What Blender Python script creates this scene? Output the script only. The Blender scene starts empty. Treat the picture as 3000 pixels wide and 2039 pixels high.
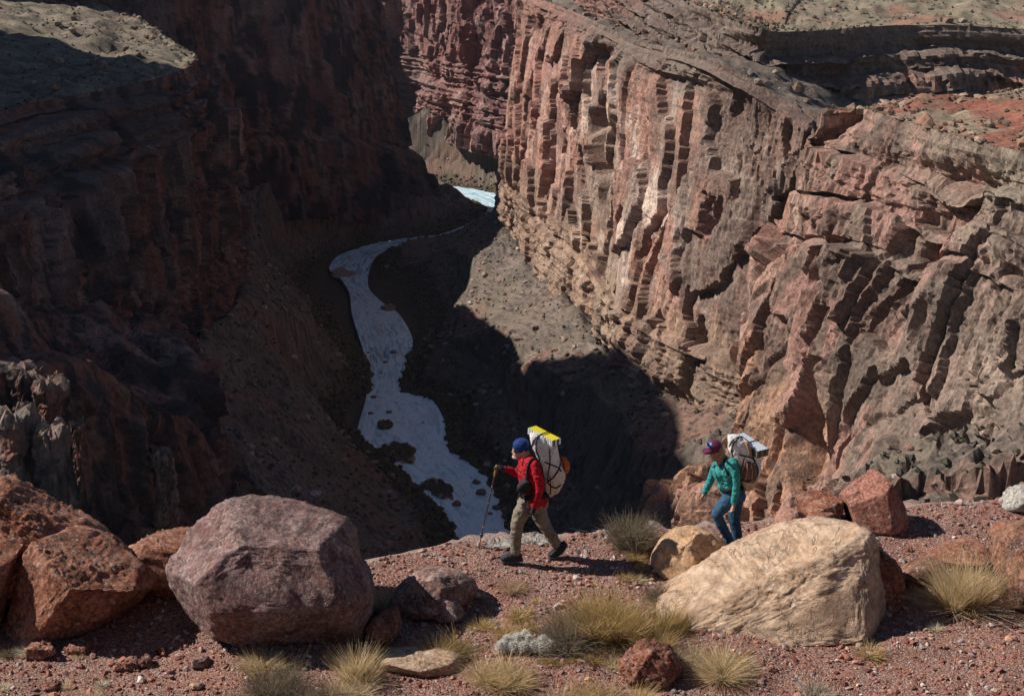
import bpy, bmesh, math, random
import numpy as np
from mathutils import Vector, Matrix

# ---------------------------------------------------------------- camera, sky, sun, exposure
SC = bpy.context.scene
COL = SC.collection
PITCH = math.radians(18.0)
FPX = 50.0 / 36.0 * 3000.0
cam_data = bpy.data.cameras.new('camera')
cam_data.lens = 50.0
cam_data.sensor_width = 36.0
cam_data.clip_start = 0.1
cam_data.clip_end = 6000.0
cam = bpy.data.objects.new('camera', cam_data)
cam.rotation_euler = (math.pi / 2 - PITCH, 0, 0)
COL.objects.link(cam)
SC.camera = cam

SUN_ELEV = math.radians(41.0)
SUN_AZ = math.radians(10.0)       # how far behind the picture plane the sun stands, to the left
SUN_TO = Vector((-math.cos(SUN_AZ) * math.cos(SUN_ELEV), math.sin(SUN_AZ) * math.cos(SUN_ELEV), math.sin(SUN_ELEV)))
world = bpy.data.worlds.new('World')
SC.world = world
world.use_nodes = True
wn = world.node_tree.nodes
wl = world.node_tree.links
wn.clear()
w_out = wn.new('ShaderNodeOutputWorld')
w_bg = wn.new('ShaderNodeBackground')
w_sky = wn.new('ShaderNodeTexSky')
w_sky.sky_type = 'NISHITA'
w_sky.sun_disc = False
w_sky.sun_elevation = SUN_ELEV
w_sky.sun_rotation = math.atan2(SUN_TO.x, SUN_TO.y)
w_sky.altitude = 3000.0
w_sky.air_density = 1.0
w_sky.dust_density = 0.2
w_sky.ozone_density = 1.0
w_bg.inputs['Strength'].default_value = 0.062
wl.new(w_sky.outputs['Color'], w_bg.inputs['Color'])
wl.new(w_bg.outputs['Background'], w_out.inputs['Surface'])

sun_data = bpy.data.lights.new('sun', 'SUN')
sun_data.energy = 5.0
sun_data.angle = math.radians(0.53)
sun_data.color = (1.0, 0.955, 0.89)
sun = bpy.data.objects.new('sun', sun_data)
sun.rotation_euler = SUN_TO.to_track_quat('Z', 'Y').to_euler()
COL.objects.link(sun)

SC.view_settings.view_transform = 'Standard'
SC.view_settings.look = 'None'
SC.view_settings.exposure = 0.30
SC.view_settings.gamma = 1.0
SC.view_settings.use_curve_mapping = False
SC.render.engine = 'CYCLES'
SC.cycles.max_bounces = 5
SC.cycles.diffuse_bounces = 1
SC.cycles.adaptive_threshold = 0.015
SC.cycles.glossy_bounces = 2
SC.cycles.transparent_max_bounces = 6
SC.cycles.volume_bounces = 0
SC.cycles.use_denoising = True
SC.cycles.denoiser = 'OPENIMAGEDENOISE'
SC.cycles.denoising_input_passes = 'RGB_ALBEDO_NORMAL'
SC.cycles.denoising_prefilter = 'ACCURATE'
SC.cycles.sample_clamp_indirect = 4.0

# ---------------------------------------------------------------- helpers
RIGHT = np.array((1.0, 0, 0))
UP = np.array((0, math.sin(PITCH), math.cos(PITCH)))
FWD = np.array((0, math.cos(PITCH), -math.sin(PITCH)))

def ray(px, py):
    return RIGHT * ((px - 1500) / FPX) + UP * (-(py - 1019.5) / FPX) + FWD
def at_z(px, py, z):
    r = ray(px, py); return r * (z / r[2])
def at_y(px, py, y):
    r = ray(px, py); return r * (y / r[1])
def at_s(px, py, s):
    return ray(px, py) * s            # s = distance along the optical axis

def hash_u(ix, iy, iz, seed):
    with np.errstate(over='ignore'):
        h = ix.astype(np.uint32) * np.uint32(374761393) + iy.astype(np.uint32) * np.uint32(668265263) \
            + iz.astype(np.uint32) * np.uint32(2147483647) + np.uint32((seed * 1274126177 + 12345) & 0xffffffff)
        h = (h ^ (h >> np.uint32(13))) * np.uint32(1274126177)
        h = (h ^ (h >> np.uint32(16))) * np.uint32(2246822519)
        return h ^ (h >> np.uint32(15))

def noise3(P, seed=0):
    P = np.asarray(P, dtype=np.float32)
    fl = np.floor(P); i = fl.astype(np.int64); f = P - fl
    u = f * f * f * (f * (f * 6 - 15) + 10)
    out = np.zeros(len(P), np.float32)
    for dx in (0, 1):
        wx = u[:, 0] if dx else 1 - u[:, 0]
        for dy in (0, 1):
            wy = u[:, 1] if dy else 1 - u[:, 1]
            for dz in (0, 1):
                wz = u[:, 2] if dz else 1 - u[:, 2]
                h = hash_u(i[:, 0] + dx, i[:, 1] + dy, i[:, 2] + dz, seed)
                gx = (h & np.uint32(1023)).astype(np.float32) / 511.5 - 1
                gy = ((h >> np.uint32(10)) & np.uint32(1023)).astype(np.float32) / 511.5 - 1
                gz = ((h >> np.uint32(20)) & np.uint32(1023)).astype(np.float32) / 511.5 - 1
                out += wx * wy * wz * (gx * (f[:, 0] - dx) + gy * (f[:, 1] - dy) + gz * (f[:, 2] - dz))
    return out * 1.25

def fbm(P, octv=4, seed=0, gain=0.5, lac=2.03):
    P = np.asarray(P, np.float32); a = 1.0; t = np.zeros(len(P), np.float32)
    for k in range(octv):
        t += a * noise3(P, seed + 17 * k); P = P * lac + 3.7; a *= gain
    return t
def ridged(P, octv=4, seed=0, gain=0.5, lac=2.03):
    P = np.asarray(P, np.float32); a = 1.0; t = np.zeros(len(P), np.float32)
    for k in range(octv):
        t += a * (1 - 2 * np.abs(noise3(P, seed + 17 * k))); P = P * lac + 3.7; a *= gain
    return t

def worley(P, seed=0, tilt=0.0):
    """returns F1, F2, random value of the nearest cell (with a tilted facet)"""
    P = np.asarray(P, np.float32); fl = np.floor(P); i = fl.astype(np.int64); f = P - fl
    n = len(P)
    f1 = np.full(n, 9.0, np.float32); f2 = np.full(n, 9.0, np.float32); val = np.zeros(n, np.float32)
    for dx in (-1, 0, 1):
        for dy in (-1, 0, 1):
            for dz in (-1, 0, 1):
                h = hash_u(i[:, 0] + dx, i[:, 1] + dy, i[:, 2] + dz, seed)
                qx = dx + (h & np.uint32(1023)).astype(np.float32) / 1023 - f[:, 0]
                qy = dy + ((h >> np.uint32(10)) & np.uint32(1023)).astype(np.float32) / 1023 - f[:, 1]
                qz = dz + ((h >> np.uint32(20)) & np.uint32(1023)).astype(np.float32) / 1023 - f[:, 2]
                d = qx * qx + qy * qy + qz * qz
                h2 = (h ^ (h >> np.uint32(7))) * np.uint32(2654435761)
                v = (h2 >> np.uint32(12)).astype(np.float32) / 524288.0 - 1
                if tilt:
                    a = (h2 & np.uint32(255)).astype(np.float32) / 127.5 - 1
                    b = ((h2 >> np.uint32(4)) & np.uint32(255)).astype(np.float32) / 127.5 - 1
                    c = ((h2 >> np.uint32(8)) & np.uint32(255)).astype(np.float32) / 127.5 - 1
                    v = v + tilt * (a * qx + b * qy + c * qz)
                m = d < f1
                f2 = np.where(m, f1, np.minimum(f2, d))
                val = np.where(m, v, val); f1 = np.where(m, d, f1)
    return np.sqrt(f1), np.sqrt(f2), val

def mesh_np(name, V, F, mats=None, smooth=False, col=None, midx=None):
    """V (n,3), F (m,3) or (m,4) -> mesh data"""
    V = np.asarray(V, np.float32); F = np.asarray(F, np.int32)
    me = bpy.data.meshes.new(name)
    k = F.shape[1]
    me.vertices.add(len(V)); me.vertices.foreach_set('co', V.ravel())
    me.loops.add(F.size); me.loops.foreach_set('vertex_index', F.ravel())
    me.polygons.add(len(F))
    me.polygons.foreach_set('loop_start', np.arange(0, F.size, k, dtype=np.int32))
    me.polygons.foreach_set('loop_total', np.full(len(F), k, np.int32))
    if midx is not None:
        me.polygons.foreach_set('material_index', np.asarray(midx, np.int32))
    me.polygons.foreach_set('use_smooth', np.full(len(F), bool(smooth)))
    if col is not None:
        a = me.color_attributes.new('tone', 'FLOAT_COLOR', 'POINT')
        c = np.ones((len(V), 4), np.float32); c[:, :3] = col
        a.data.foreach_set('color', c.ravel())
    for m in (mats or ()):
        me.materials.append(m)
    me.update(calc_edges=True)
    me.validate()
    return me

def link(name, me, parent=None, label=None, cat=None, group=None, kind=None):
    o = bpy.data.objects.new(name, me); COL.objects.link(o)
    if parent is not None: o.parent = parent
    if label: o['label'] = label
    if cat: o['category'] = cat
    if group: o['group'] = group
    if kind: o['kind'] = kind
    return o

def grid_faces(nu, nv):
    a = np.arange(nu * nv).reshape(nu, nv)
    return np.stack([a[:-1, :-1], a[1:, :-1], a[1:, 1:], a[:-1, 1:]], -1).reshape(-1, 4)

def catmull(C, n):
    """C (k,m) control points -> n points evenly spaced in the first two columns"""
    C = np.asarray(C, float)
    P = np.vstack([2 * C[0] - C[1], C, 2 * C[-1] - C[-2]])
    t = np.linspace(0, 1, 24, endpoint=False)[:, None]
    out = []
    for i in range(len(C) - 1):
        p0, p1, p2, p3 = P[i], P[i + 1], P[i + 2], P[i + 3]
        out.append(0.5 * (2 * p1 + (p2 - p0) * t + (2 * p0 - 5 * p1 + 4 * p2 - p3) * t ** 2 + (3 * p1 - p0 - 3 * p2 + p3) * t ** 3))
    out = np.vstack(out + [C[-1:]])
    L = np.concatenate([[0], np.cumsum(np.linalg.norm(np.diff(out[:, :2], axis=0), axis=1))])
    s = np.linspace(0, L[-1], n)
    return np.stack([np.interp(s, L, out[:, j]) for j in range(C.shape[1])], 1), s

# ---------------------------------------------------------------- materials
class NT:
    """small wrapper for building node trees"""
    def __init__(self, name):
        self.m = bpy.data.materials.new(name); self.m.use_nodes = True
        self.t = self.m.node_tree; self.t.nodes.clear()
        self.out = self.t.nodes.new('ShaderNodeOutputMaterial')
        self.b = self.t.nodes.new('ShaderNodeBsdfPrincipled')
        self.t.links.new(self.b.outputs[0], self.out.inputs['Surface'])
        self.b.inputs['Specular IOR Level'].default_value = 0.25
        self.pos = self.t.nodes.new('ShaderNodeTexCoord').outputs['Object']
    def n(self, kind, **kw):
        nd = self.t.nodes.new(kind)
        for k, v in kw.items(): setattr(nd, k, v)
        return nd
    def l(self, a, b): self.t.links.new(a, b)
    def map(self, scale, loc=(0, 0, 0), rot=(0, 0, 0), src=None):
        nd = self.n('ShaderNodeMapping'); nd.inputs['Scale'].default_value = scale
        nd.inputs['Location'].default_value = loc; nd.inputs['Rotation'].default_value = rot
        self.l(src or self.pos, nd.inputs['Vector']); return nd.outputs[0]
    def noise(self, vec, scale=1.0, detail=5.0, rough=0.55, dist=0.0):
        nd = self.n('ShaderNodeTexNoise'); nd.inputs['Scale'].default_value = scale
        nd.inputs['Detail'].default_value = detail; nd.inputs['Roughness'].default_value = rough
        nd.inputs['Distortion'].default_value = dist
        self.l(vec, nd.inputs['Vector']); return nd.outputs['Fac']
    def voro(self, vec, scale=1.0, feature='F1', out='Distance', rnd=1.0):
        nd = self.n('ShaderNodeTexVoronoi', feature=feature); nd.inputs['Scale'].default_value = scale
        nd.inputs['Randomness'].default_value = rnd
        self.l(vec, nd.inputs['Vector']); return nd.outputs[out]
    def ramp(self, fac, stops, interp='LINEAR'):
        nd = self.n('ShaderNodeValToRGB'); nd.color_ramp.interpolation = interp
        e = nd.color_ramp.elements
        while len(e) < len(stops): e.new(0.5)
        for el, (p, c) in zip(e, stops):
            el.position = p
            el.color = (c, c, c, 1) if isinstance(c, (int, float)) else (*c, 1)
        self.l(fac, nd.inputs['Fac']); return nd.outputs['Color']
    def mix(self, fac, a, b, mode='MIX'):
        nd = self.n('ShaderNodeMix', data_type='RGBA', blend_type=mode)
        for s, v in ((nd.inputs[0], fac), (nd.inputs[6], a), (nd.inputs[7], b)):
            if isinstance(v, (int, float)): s.default_value = v
            elif isinstance(v, tuple): s.default_value = (*v, 1)
            else: self.l(v, s)
        return nd.outputs[2]
    def math(self, op, a, b=None, c=None):
        nd = self.n('ShaderNodeMath', operation=op)
        for s, v in zip(nd.inputs, (a, b, c)):
            if v is None: continue
            if isinstance(v, (int, float)): s.default_value = v
            else: self.l(v, s)
        return nd.outputs[0]
    def bump(self, h, strength=0.5, dist=0.1, prev=None):
        nd = self.n('ShaderNodeBump'); nd.inputs['Strength'].default_value = strength
        nd.inputs['Distance'].default_value = dist
        self.l(h, nd.inputs['Height'])
        if prev is not None: self.l(prev, nd.inputs['Normal'])
        return nd.outputs[0]
    def done(self, color, rough=0.9, normal=None):
        for s, v in ((self.b.inputs['Base Color'], color), (self.b.inputs['Roughness'], rough)):
            if isinstance(v, (int, float)): s.default_value = v
            elif isinstance(v, tuple): s.default_value = (*v, 1)
            else: self.l(v, s)
        if normal is not None: self.l(normal, self.b.inputs['Normal'])
        return self.m

def plain(name, c, rough=0.8, spec=0.25, metal=0.0):
    k = NT(name); k.b.inputs['Specular IOR Level'].default_value = spec; k.b.inputs['Metallic'].default_value = metal
    return k.done(c, rough)

def tone_mat(name, grain=1.4, bump=0.5, rough=0.95, bdist=0.25, lo=0.62, hi=1.32):
    """rock whose colour comes from its own vertex tones, with grain on top"""
    k = NT(name)
    a = k.n('ShaderNodeVertexColor', layer_name='tone').outputs['Color']
    f = k.noise(k.map((grain, grain, grain * 0.7)), 1, 4, 0.7)
    c = k.mix(1.0, a, k.ramp(f, [(0.28, lo), (0.5, 0.98), (0.72, hi)]), 'MULTIPLY')
    return k.done(c, rough, k.bump(f, bump, bdist))
# ---------------------------------------------------------------- the canyon
RIVER_Z = -190.0

def sstep(a, b, x):
    t = np.clip((x - a) / (b - a), 0, 1); return t * t * (3 - 2 * t)
def terrace(x, sharp=0.8):
    f = np.floor(x); return f + sstep(sharp, 1.0, x - f)
def lerp(a, b, t):
    return a + (np.asarray(b, np.float32) - a) * t[:, None]

def cliff_disp(P, amp=1.0, seed=0, bed=1.0, block=1.0, flute=1.0, alcove=1.0, slab=1.0, macro=7.0, flute_l=17.0, zs=(7.0, 7.0, 3.0), zones=(), calm=0.0, hs=1.0, fine=0.25):
    P = np.asarray(P, np.float32)
    wv = np.stack([fbm(P / 7.0, 3, seed + 1), fbm(P / 7.0, 3, seed + 2), 2.0 * fbm(P / 7.0, 3, seed + 3)], 1)
    W = P + wv * 1.3
    d = macro * fbm(P / np.array((60, 60, 150)), 2, seed + 4)
    d += flute * 1.5 * (ridged(P / np.array((flute_l * hs, flute_l * hs, flute_l * 8)), 2, seed + 5) - 0.6)
    # bedding: strong in the given zones of height
    bz = np.zeros(len(P), np.float32)
    zz = P[:, 2] + 1.5 * fbm(P / 45.0, 2, seed + 9)
    for z0, z1, k in zones:
        bz = np.maximum(bz, k * sstep(z0 - 3, z0 + 3, zz) * sstep(z1 + 3, z1 - 3, zz))
    face = 1.0 - 0.75 * np.clip(bz, 0, 1)
    sl = fbm(W / np.array((15 * hs, 15 * hs, 56 * hs ** 0.2)), 3, seed + 14, 0.42)
    d += face * slab * 2.2 * terrace(sl * 3.0 + 0.3, 0.93)
    cm = 1.0 - calm * 0.85 * sstep(-0.22, 0.12, fbm(P / np.array((30, 30, 48)), 2, seed + 20))
    for L, a, k, sd in ((16.0 * hs, 2.1, zs[0] / hs ** 1.2, 6), (6.5 * hs ** 0.5, 0.7, zs[1] / hs ** 0.3, 7), (1.9, fine, zs[2], 8)):
        if L < 10: a = a * cm
        f1, f2, v = worley(W / np.array((L, L, L * k)), seed + sd, 0.9)
        d += face * block * a * v
        d -= face * block * a * 0.5 * sstep(0.07, 0.0, f2 - f1)
    if bed:
        q = np.stack([P[:, 0] / 60, P[:, 1] / 60, zz / 3.6], 1)
        m = bed * (0.12 + 1.5 * bz)
        d += m * np.clip(noise3(q, seed + 10) * 4.0, -0.8, 0.8)
        q[:, 2] = zz / 1.3
        d += 0.45 * m * np.clip(noise3(q, seed + 11) * 4.0, -0.8, 0.8)
        f1, f2, v = worley(W / np.array((4.5, 4.5, 2.2)), seed + 17, 0.5)
        d += 0.9 * bed * bz * (v - sstep(0.10, 0.0, f2 - f1))
    a1 = fbm(P / np.array((20, 20, 42)), 3, seed + 12)
    d -= face * alcove * 18.0 * np.clip(a1 - 0.36, 0, 0.35)
    d += 0.22 * fbm(P / np.array((1.2, 1.2, 3.4)), 3, seed + 13, 0.6)
    return d * amp

def cliff_tone(P, red, pale, dark, grey, seed=0, varnish=0.5, bed=0.5, grey_at=0.12, zones=()):
    """rock colours: red stone, pale fresh scars, dark streaks of varnish, grey weathering, bedding bands"""
    P = np.asarray(P, np.float32)
    big = fbm(P / np.array((48, 48, 70)), 3, seed + 51)
    patch = fbm(P / np.array((11, 11, 26)), 4, seed + 52, 0.6)
    streak = fbm(P / np.array((3.4, 3.4, 42)), 4, seed + 53, 0.6)
    blot = fbm(P / np.array((15, 15, 22)), 4, seed + 54, 0.6)
    zz = P[:, 2] + 2.0 * fbm(P / 45.0, 2, seed + 9)
    bd = noise3(np.stack([P[:, 0] / 70, P[:, 1] / 70, zz / 1.5], 1), seed + 55) + 0.7 * noise3(np.stack([P[:, 0] / 70, P[:, 1] / 70, zz / 0.6], 1), seed + 56)
    c = np.repeat(np.asarray(red, np.float32)[None, :], len(P), 0)
    c = lerp(c, pale, sstep(-0.10, 0.34, patch))
    c = lerp(c, grey, 0.85 * sstep(grey_at - 0.12, grey_at + 0.16, big))
    for col, fn in zones:
        c = lerp(c, col, np.clip(fn(P, patch, big), 0, 1))
    v = sstep(-0.02, 0.30, streak) * sstep(0.35, -0.2, big)
    v = np.maximum(v, sstep(0.02, 0.30, blot))
    c = lerp(c, dark, varnish * v)
    c = c * (1 + bed * np.clip(bd, -0.6, 0.6) * 0.6)[:, None]
    c = c * (1 + 0.35 * np.clip(fbm(P / 1.1, 2, seed + 57), -0.7, 0.7))[:, None]
    return np.clip(c, 0.01, 0.8)

def scrub_tone(P, a, b, shrub, seed=0, red=None, red_at=0.05, amt=0.8):
    """open ground with dark specks of scrub"""
    P = np.asarray(P, np.float32)
    c = np.repeat(np.asarray(a, np.float32)[None, :], len(P), 0)
    c = lerp(c, b, sstep(-0.2, 0.25, fbm(P / 18.0, 4, seed + 61, 0.6)))
    if red is not None:
        c = lerp(c, red, sstep(red_at, red_at + 0.2, fbm(P / 40.0, 4, seed + 62, 0.55)))
    c = lerp(c, shrub, amt * sstep(0.12, 0.34, fbm(P / 1.7, 3, seed + 63, 0.6)))
    c = c * (1 + 0.5 * np.clip(fbm(P / 0.9, 2, seed + 64), -0.7, 0.7))[:, None]
    return np.clip(c, 0.01, 0.8)

def build_wall(name, ctrl, prof, nu, nv, tone, seed, amp=1.0, back=None, back_tone=None, back_name=None, rough=0.0, flatamp=0.45, **kw):
    """ctrl rows: x, y, z_base, z_rim, setback.  prof: (fraction of height, fraction of setback).
    the rock face lies to the left of the path as one walks along it"""
    C, s = catmull(ctrl, nu)
    T = np.gradient(C[:, :2], axis=0)
    ker = np.ones(9) / 9.0
    for j in (0, 1):
        T[:, j] = np.convolve(np.pad(T[:, j], 4, mode='edge'), ker, 'valid')
    T /= np.linalg.norm(T, axis=1)[:, None]
    N = np.stack([-T[:, 1], T[:, 0]], 1)              # outwards, into the canyon
    pr = np.array(prof, float)
    hgt = np.mean(C[:, 3] - C[:, 2]); sb = np.mean(C[:, 4])
    L = np.concatenate([[0], np.cumsum(np.hypot(np.diff(pr[:, 0]) * hgt, np.diff(pr[:, 1]) * sb))])
    q = np.linspace(0, L[-1], nv)
    tz = np.interp(q, L, pr[:, 0]); to = np.interp(q, L, pr[:, 1])
    Z = C[:, 2:3] + (C[:, 3:4] - C[:, 2:3]) * tz[None, :]
    O = C[:, 4:5] * to[None, :]
    B = np.empty((nu, nv, 3), np.float32)
    # the ledges wander up and down along the wall
    wob = fbm(np.stack([s / 35.0, np.zeros(nu), np.zeros(nu)], 1), 3, seed + 31)
    Z = Z + (wob * 3.0)[:, None] * (4 * tz * (1 - tz))[None, :]
    B[:, :, 0] = C[:, 0:1] - N[:, 0:1] * O
    B[:, :, 1] = C[:, 1:2] - N[:, 1:2] * O
    B[:, :, 2] = Z
    # outward normal of the profile
    dz = np.gradient(Z, axis=1); do = np.gradient(O, axis=1)
    ln = np.hypot(dz, do) + 1e-6
    ch, cv = dz / ln, do / ln
    D = cliff_disp(B.reshape(-1, 3), amp, seed, **kw).reshape(nu, nv)
    fade = np.clip((1 - tz) * hgt / 6.0, 0.35, 1.0)[None, :]
    D = D * fade * np.where(cv > 0.6, flatamp, 1.0)
    V = B.copy()
    V[:, :, 0] += N[:, 0:1] * ch * D
    V[:, :, 1] += N[:, 1:2] * ch * D
    V[:, :, 2] += cv * D
    me = mesh_np(name, V.reshape(-1, 3), grid_faces(nu, nv), [M_CLIFF], col=tone(V.reshape(-1, 3)))
    link(name, me, kind='structure')
    if back:
        nb = 46
        V = V[::2]; N = N[::2]; nu = len(V)
        dist = np.linspace(0, 1, nb) ** 1.6 * back[0]
        PB = np.zeros((nu, nb, 3), np.float32)
        rim = V[:, -1, :]
        # plateau runs back from the rim
        dirx, diry = (-N[:, 0:1], -N[:, 1:2]) if len(back) < 3 else (np.full((nu, 1), back[2][0]), np.full((nu, 1), back[2][1]))
        PB[:, :, 0] = rim[:, 0:1] + dirx * dist
        PB[:, :, 1] = rim[:, 1:2] + diry * dist
        base = rim[:, 2:3] + back[1] * dist
        nz = fbm(PB.reshape(-1, 3) / 14.0, 5, seed + 40).reshape(nu, nb) * 1.6 * np.clip(dist / 12, 0, 1)
        lift = 5.0 * fbm(np.stack([PB[:, :, 0].ravel() / 80, PB[:, :, 1].ravel() / 80, np.zeros(nu * nb)], 1), 2, seed + 41).reshape(nu, nb) * np.clip(dist / 40, 0, 1)
        PB[:, :, 2] = base + nz + lift
        if rough:
            f1, f2, v = worley(PB.reshape(-1, 3) / 5.0, seed + 42, 1.4)
            st = terrace(fbm(PB.reshape(-1, 3) / 16.0, 3, seed + 43) * 3.0, 0.7)
            PB[:, :, 2] += (rough * (1.1 * v + 1.6 * st)).reshape(nu, nb) * np.clip(dist / 4, 0, 1)
        me = mesh_np(back_name, PB.reshape(-1, 3), grid_faces(nu, nb), [M_SOIL], smooth=True, col=back_tone(PB.reshape(-1, 3)))
        link(back_name, me, kind='structure')
        return C, V, PB
    return C, V, None

M_CLIFF = tone_mat('cliff_rock', 1.5, 0.8, 0.95, 0.5, 0.46, 1.5)
M_SOIL = tone_mat('scrub_soil', 1.3, 0.8, 0.95, 0.4, 0.5, 1.45)

def up(z0, z1):
    return lambda P, p, b: sstep(z0, z1, P[:, 2] + 14 * p)
T_A = lambda P: cliff_tone(P, (0.37, 0.195, 0.145), (0.62, 0.46, 0.37), (0.14, 0.09, 0.072), (0.30, 0.22, 0.17), 110, 0.6, 0.35, 0.22,
    (((0.165, 0.125, 0.10), lambda P, p, b: 0.95 * sstep(-62, -50, P[:, 2] + 10 * p)),
     ((0.17, 0.115, 0.09), lambda P, p, b: 0.75 * sstep(42, 56, P[:, 0] + 16 * p) * sstep(430, 400, P[:, 1])),
     ((0.34, 0.15, 0.115), lambda P, p, b: 0.6 * sstep(520, 600, P[:, 1] + 60 * p)),
     ((0.30, 0.21, 0.14), lambda P, p, b: 0.7 * sstep(-112, -130, P[:, 2] + 10 * p))))
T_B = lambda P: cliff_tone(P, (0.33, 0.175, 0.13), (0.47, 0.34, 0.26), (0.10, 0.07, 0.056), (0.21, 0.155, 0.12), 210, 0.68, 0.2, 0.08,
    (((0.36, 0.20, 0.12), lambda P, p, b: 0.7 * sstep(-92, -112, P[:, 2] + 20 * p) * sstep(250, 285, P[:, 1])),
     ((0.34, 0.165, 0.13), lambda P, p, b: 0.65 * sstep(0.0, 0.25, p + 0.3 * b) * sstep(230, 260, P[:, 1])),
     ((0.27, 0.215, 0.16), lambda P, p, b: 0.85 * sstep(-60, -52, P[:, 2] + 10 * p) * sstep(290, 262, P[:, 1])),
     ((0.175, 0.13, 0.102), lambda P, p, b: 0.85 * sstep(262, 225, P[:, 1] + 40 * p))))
T_C = lambda P: cliff_tone(P, (0.25, 0.115, 0.10), (0.33, 0.20, 0.175), (0.12, 0.065, 0.06), (0.24, 0.155, 0.135), 310, 0.55, 0.4, 0.25)
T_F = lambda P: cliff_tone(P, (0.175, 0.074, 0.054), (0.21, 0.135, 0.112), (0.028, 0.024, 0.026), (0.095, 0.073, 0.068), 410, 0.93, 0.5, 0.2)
T_PLAT = lambda P: scrub_tone(P, (0.235, 0.185, 0.125), (0.27, 0.205, 0.145), (0.09, 0.082, 0.055), 120, (0.26, 0.145, 0.10), 0.08)
T_CAP = lambda P: scrub_tone(P, (0.165, 0.125, 0.10), (0.20, 0.155, 0.125), (0.07, 0.06, 0.045), 140, None, 0.1, 0.7)
T_RED = lambda P: scrub_tone(P, (0.30, 0.22, 0.15), (0.31, 0.20, 0.14), (0.11, 0.10, 0.065), 220, (0.28, 0.105, 0.07), -0.25)
T_SHELF = lambda P: scrub_tone(P, (0.215, 0.172, 0.122), (0.18, 0.138, 0.102), (0.06, 0.055, 0.04), 520)

STEP = [(-0.12, -0.06), (0.0, 0.0), (0.45, 0.16), (0.76, 0.38), (0.80, 0.46), (0.815, 0.58), (0.88, 0.62), (0.89, 0.74), (0.93, 0.77), (0.94, 0.90), (1.0, 1.0)]
STEEP = [(-0.12, -0.05), (0.0, 0.0), (0.14, 0.12), (0.16, 0.24), (0.6, 0.45), (0.93, 0.72), (0.95, 0.9), (1.0, 1.0)]
ROUGH = [(-0.6, -0.45), (-0.15, -0.2), (0.0, 0.0), (0.3, 0.28), (0.5, 0.44), (0.62, 0.56), (0.64, 0.64), (0.74, 0.70), (0.76, 0.80), (0.86, 0.84), (0.87, 0.93), (1.0, 1.0)]
SHELV = [(-0.12, -0.05), (0.0, 0.0), (0.12, 0.06), (0.13, 0.18), (0.60, 0.30), (0.78, 0.36), (0.80, 0.52), (0.87, 0.54), (0.885, 0.72), (0.94, 0.74), (0.95, 0.94), (1.0, 1.0)]

# right-hand sunlit wall, running away from the viewer, then its end that turns away to the right
A_CTRL = [(165, 318, -108, -62, 24), (118, 338, -115, -62, 25), (88, 350, -125, -61, 26), (64, 364, -136, -57, 25), (47, 382, -142, -50, 21), (37, 412, -146, -46, 17), (29, 455, -150, -48, 15), (21, 510, -150, -48, 14), (12, 565, -152, -47, 13), (0, 625, -155, -46, 12), (-4, 680, -158, -45, 12), (2, 740, -160, -45, 12), (24, 800, -160, -45, 12)]
CA, VA, PA = build_wall('canyon_wall_right', A_CTRL, [(-0.12, -0.1), (0.0, 0.0), (0.18, 0.10), (0.20, 0.26), (0.5, 0.45), (0.85, 0.66), (0.975, 0.82), (0.985, 0.95), (1.0, 1.0)], 720, 240, T_A, 100, 1.0, (75, -0.14, (0.75, 0.66)), T_CAP, 'ledge_right', rough=0.4, zones=((-54, -30, 0.9), (-158, -128, 0.5)), alcove=1.9, macro=9.0, slab=1.3, calm=1.0, hs=2.1, fine=0.32)

# upper cliff band above the prow, facing the viewer
U_CTRL = [(230, 388, -84, -41, 18), (170, 414, -84, -41, 18), (125, 420, -84, -40, 18), (92, 408, -84, -40, 14), (70, 403, -82, -39, 12), (57, 415, -76, -38, 11), (51, 442, -68, -37, 12), (45, 482, -64, -36, 13), (39, 525, -62, -34, 14), (31, 575, -60, -32, 14), (26, 630, -60, -30, 14), (22, 690, -60, -30, 14)]
CU, VU, PU = build_wall('canyon_wall_upper', U_CTRL, [(-0.1, 0), (0, 0), (0.55, 0.15), (0.57, 0.38), (0.70, 0.42), (0.72, 0.66), (0.83, 0.70), (0.85, 0.9), (1, 1)], 500, 84, T_A, 150, 1.0, (220, 0.015, (0.3, 0.95)), T_PLAT, 'plateau_upper', rough=0.35, zones=((-52, -28, 0.7),), macro=9.0, alcove=1.4, block=1.3, fine=0.5)

# nearer rough spur on the right
B_CTRL = [(128, 130, -80, -40, 24), (108, 178, -84, -43, 26), (84, 212, -88, -44, 24), (67, 246, -103, -45, 24), (54, 284, -117, -46, 28), (46, 318, -132, -48, 36), (54, 340, -136, -49, 32), (80, 347, -128, -48, 24), (120, 352, -110, -45, 16)]
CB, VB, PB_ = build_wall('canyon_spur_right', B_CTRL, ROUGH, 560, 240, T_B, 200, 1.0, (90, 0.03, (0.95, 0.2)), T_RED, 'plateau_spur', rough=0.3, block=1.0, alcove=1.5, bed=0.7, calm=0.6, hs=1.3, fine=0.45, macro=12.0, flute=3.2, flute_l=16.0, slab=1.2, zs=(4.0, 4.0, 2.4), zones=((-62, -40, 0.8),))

# far sunlit wall and the shaded alcove beside it
C_CTRL = [(40, 840, -155, -25, 26), (0, 895, -152, -22, 26), (-30, 940, -150, -20, 26), (-62, 985, -148, -20, 26), (-84, 1030, -148, -20, 20), (-120, 1052, -150, -15, 16), (-180, 1040, -155, -10, 16), (-260, 1000, -155, -10, 16)]
CC, VC, PC = build_wall('canyon_wall_far', C_CTRL, STEEP, 310, 150, T_C, 300, 1.5, (150, 0.05, (0.6, 0.8)), T_PLAT, 'plateau_far', bed=0.9, zones=((-150, -112, 0.7),))

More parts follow.
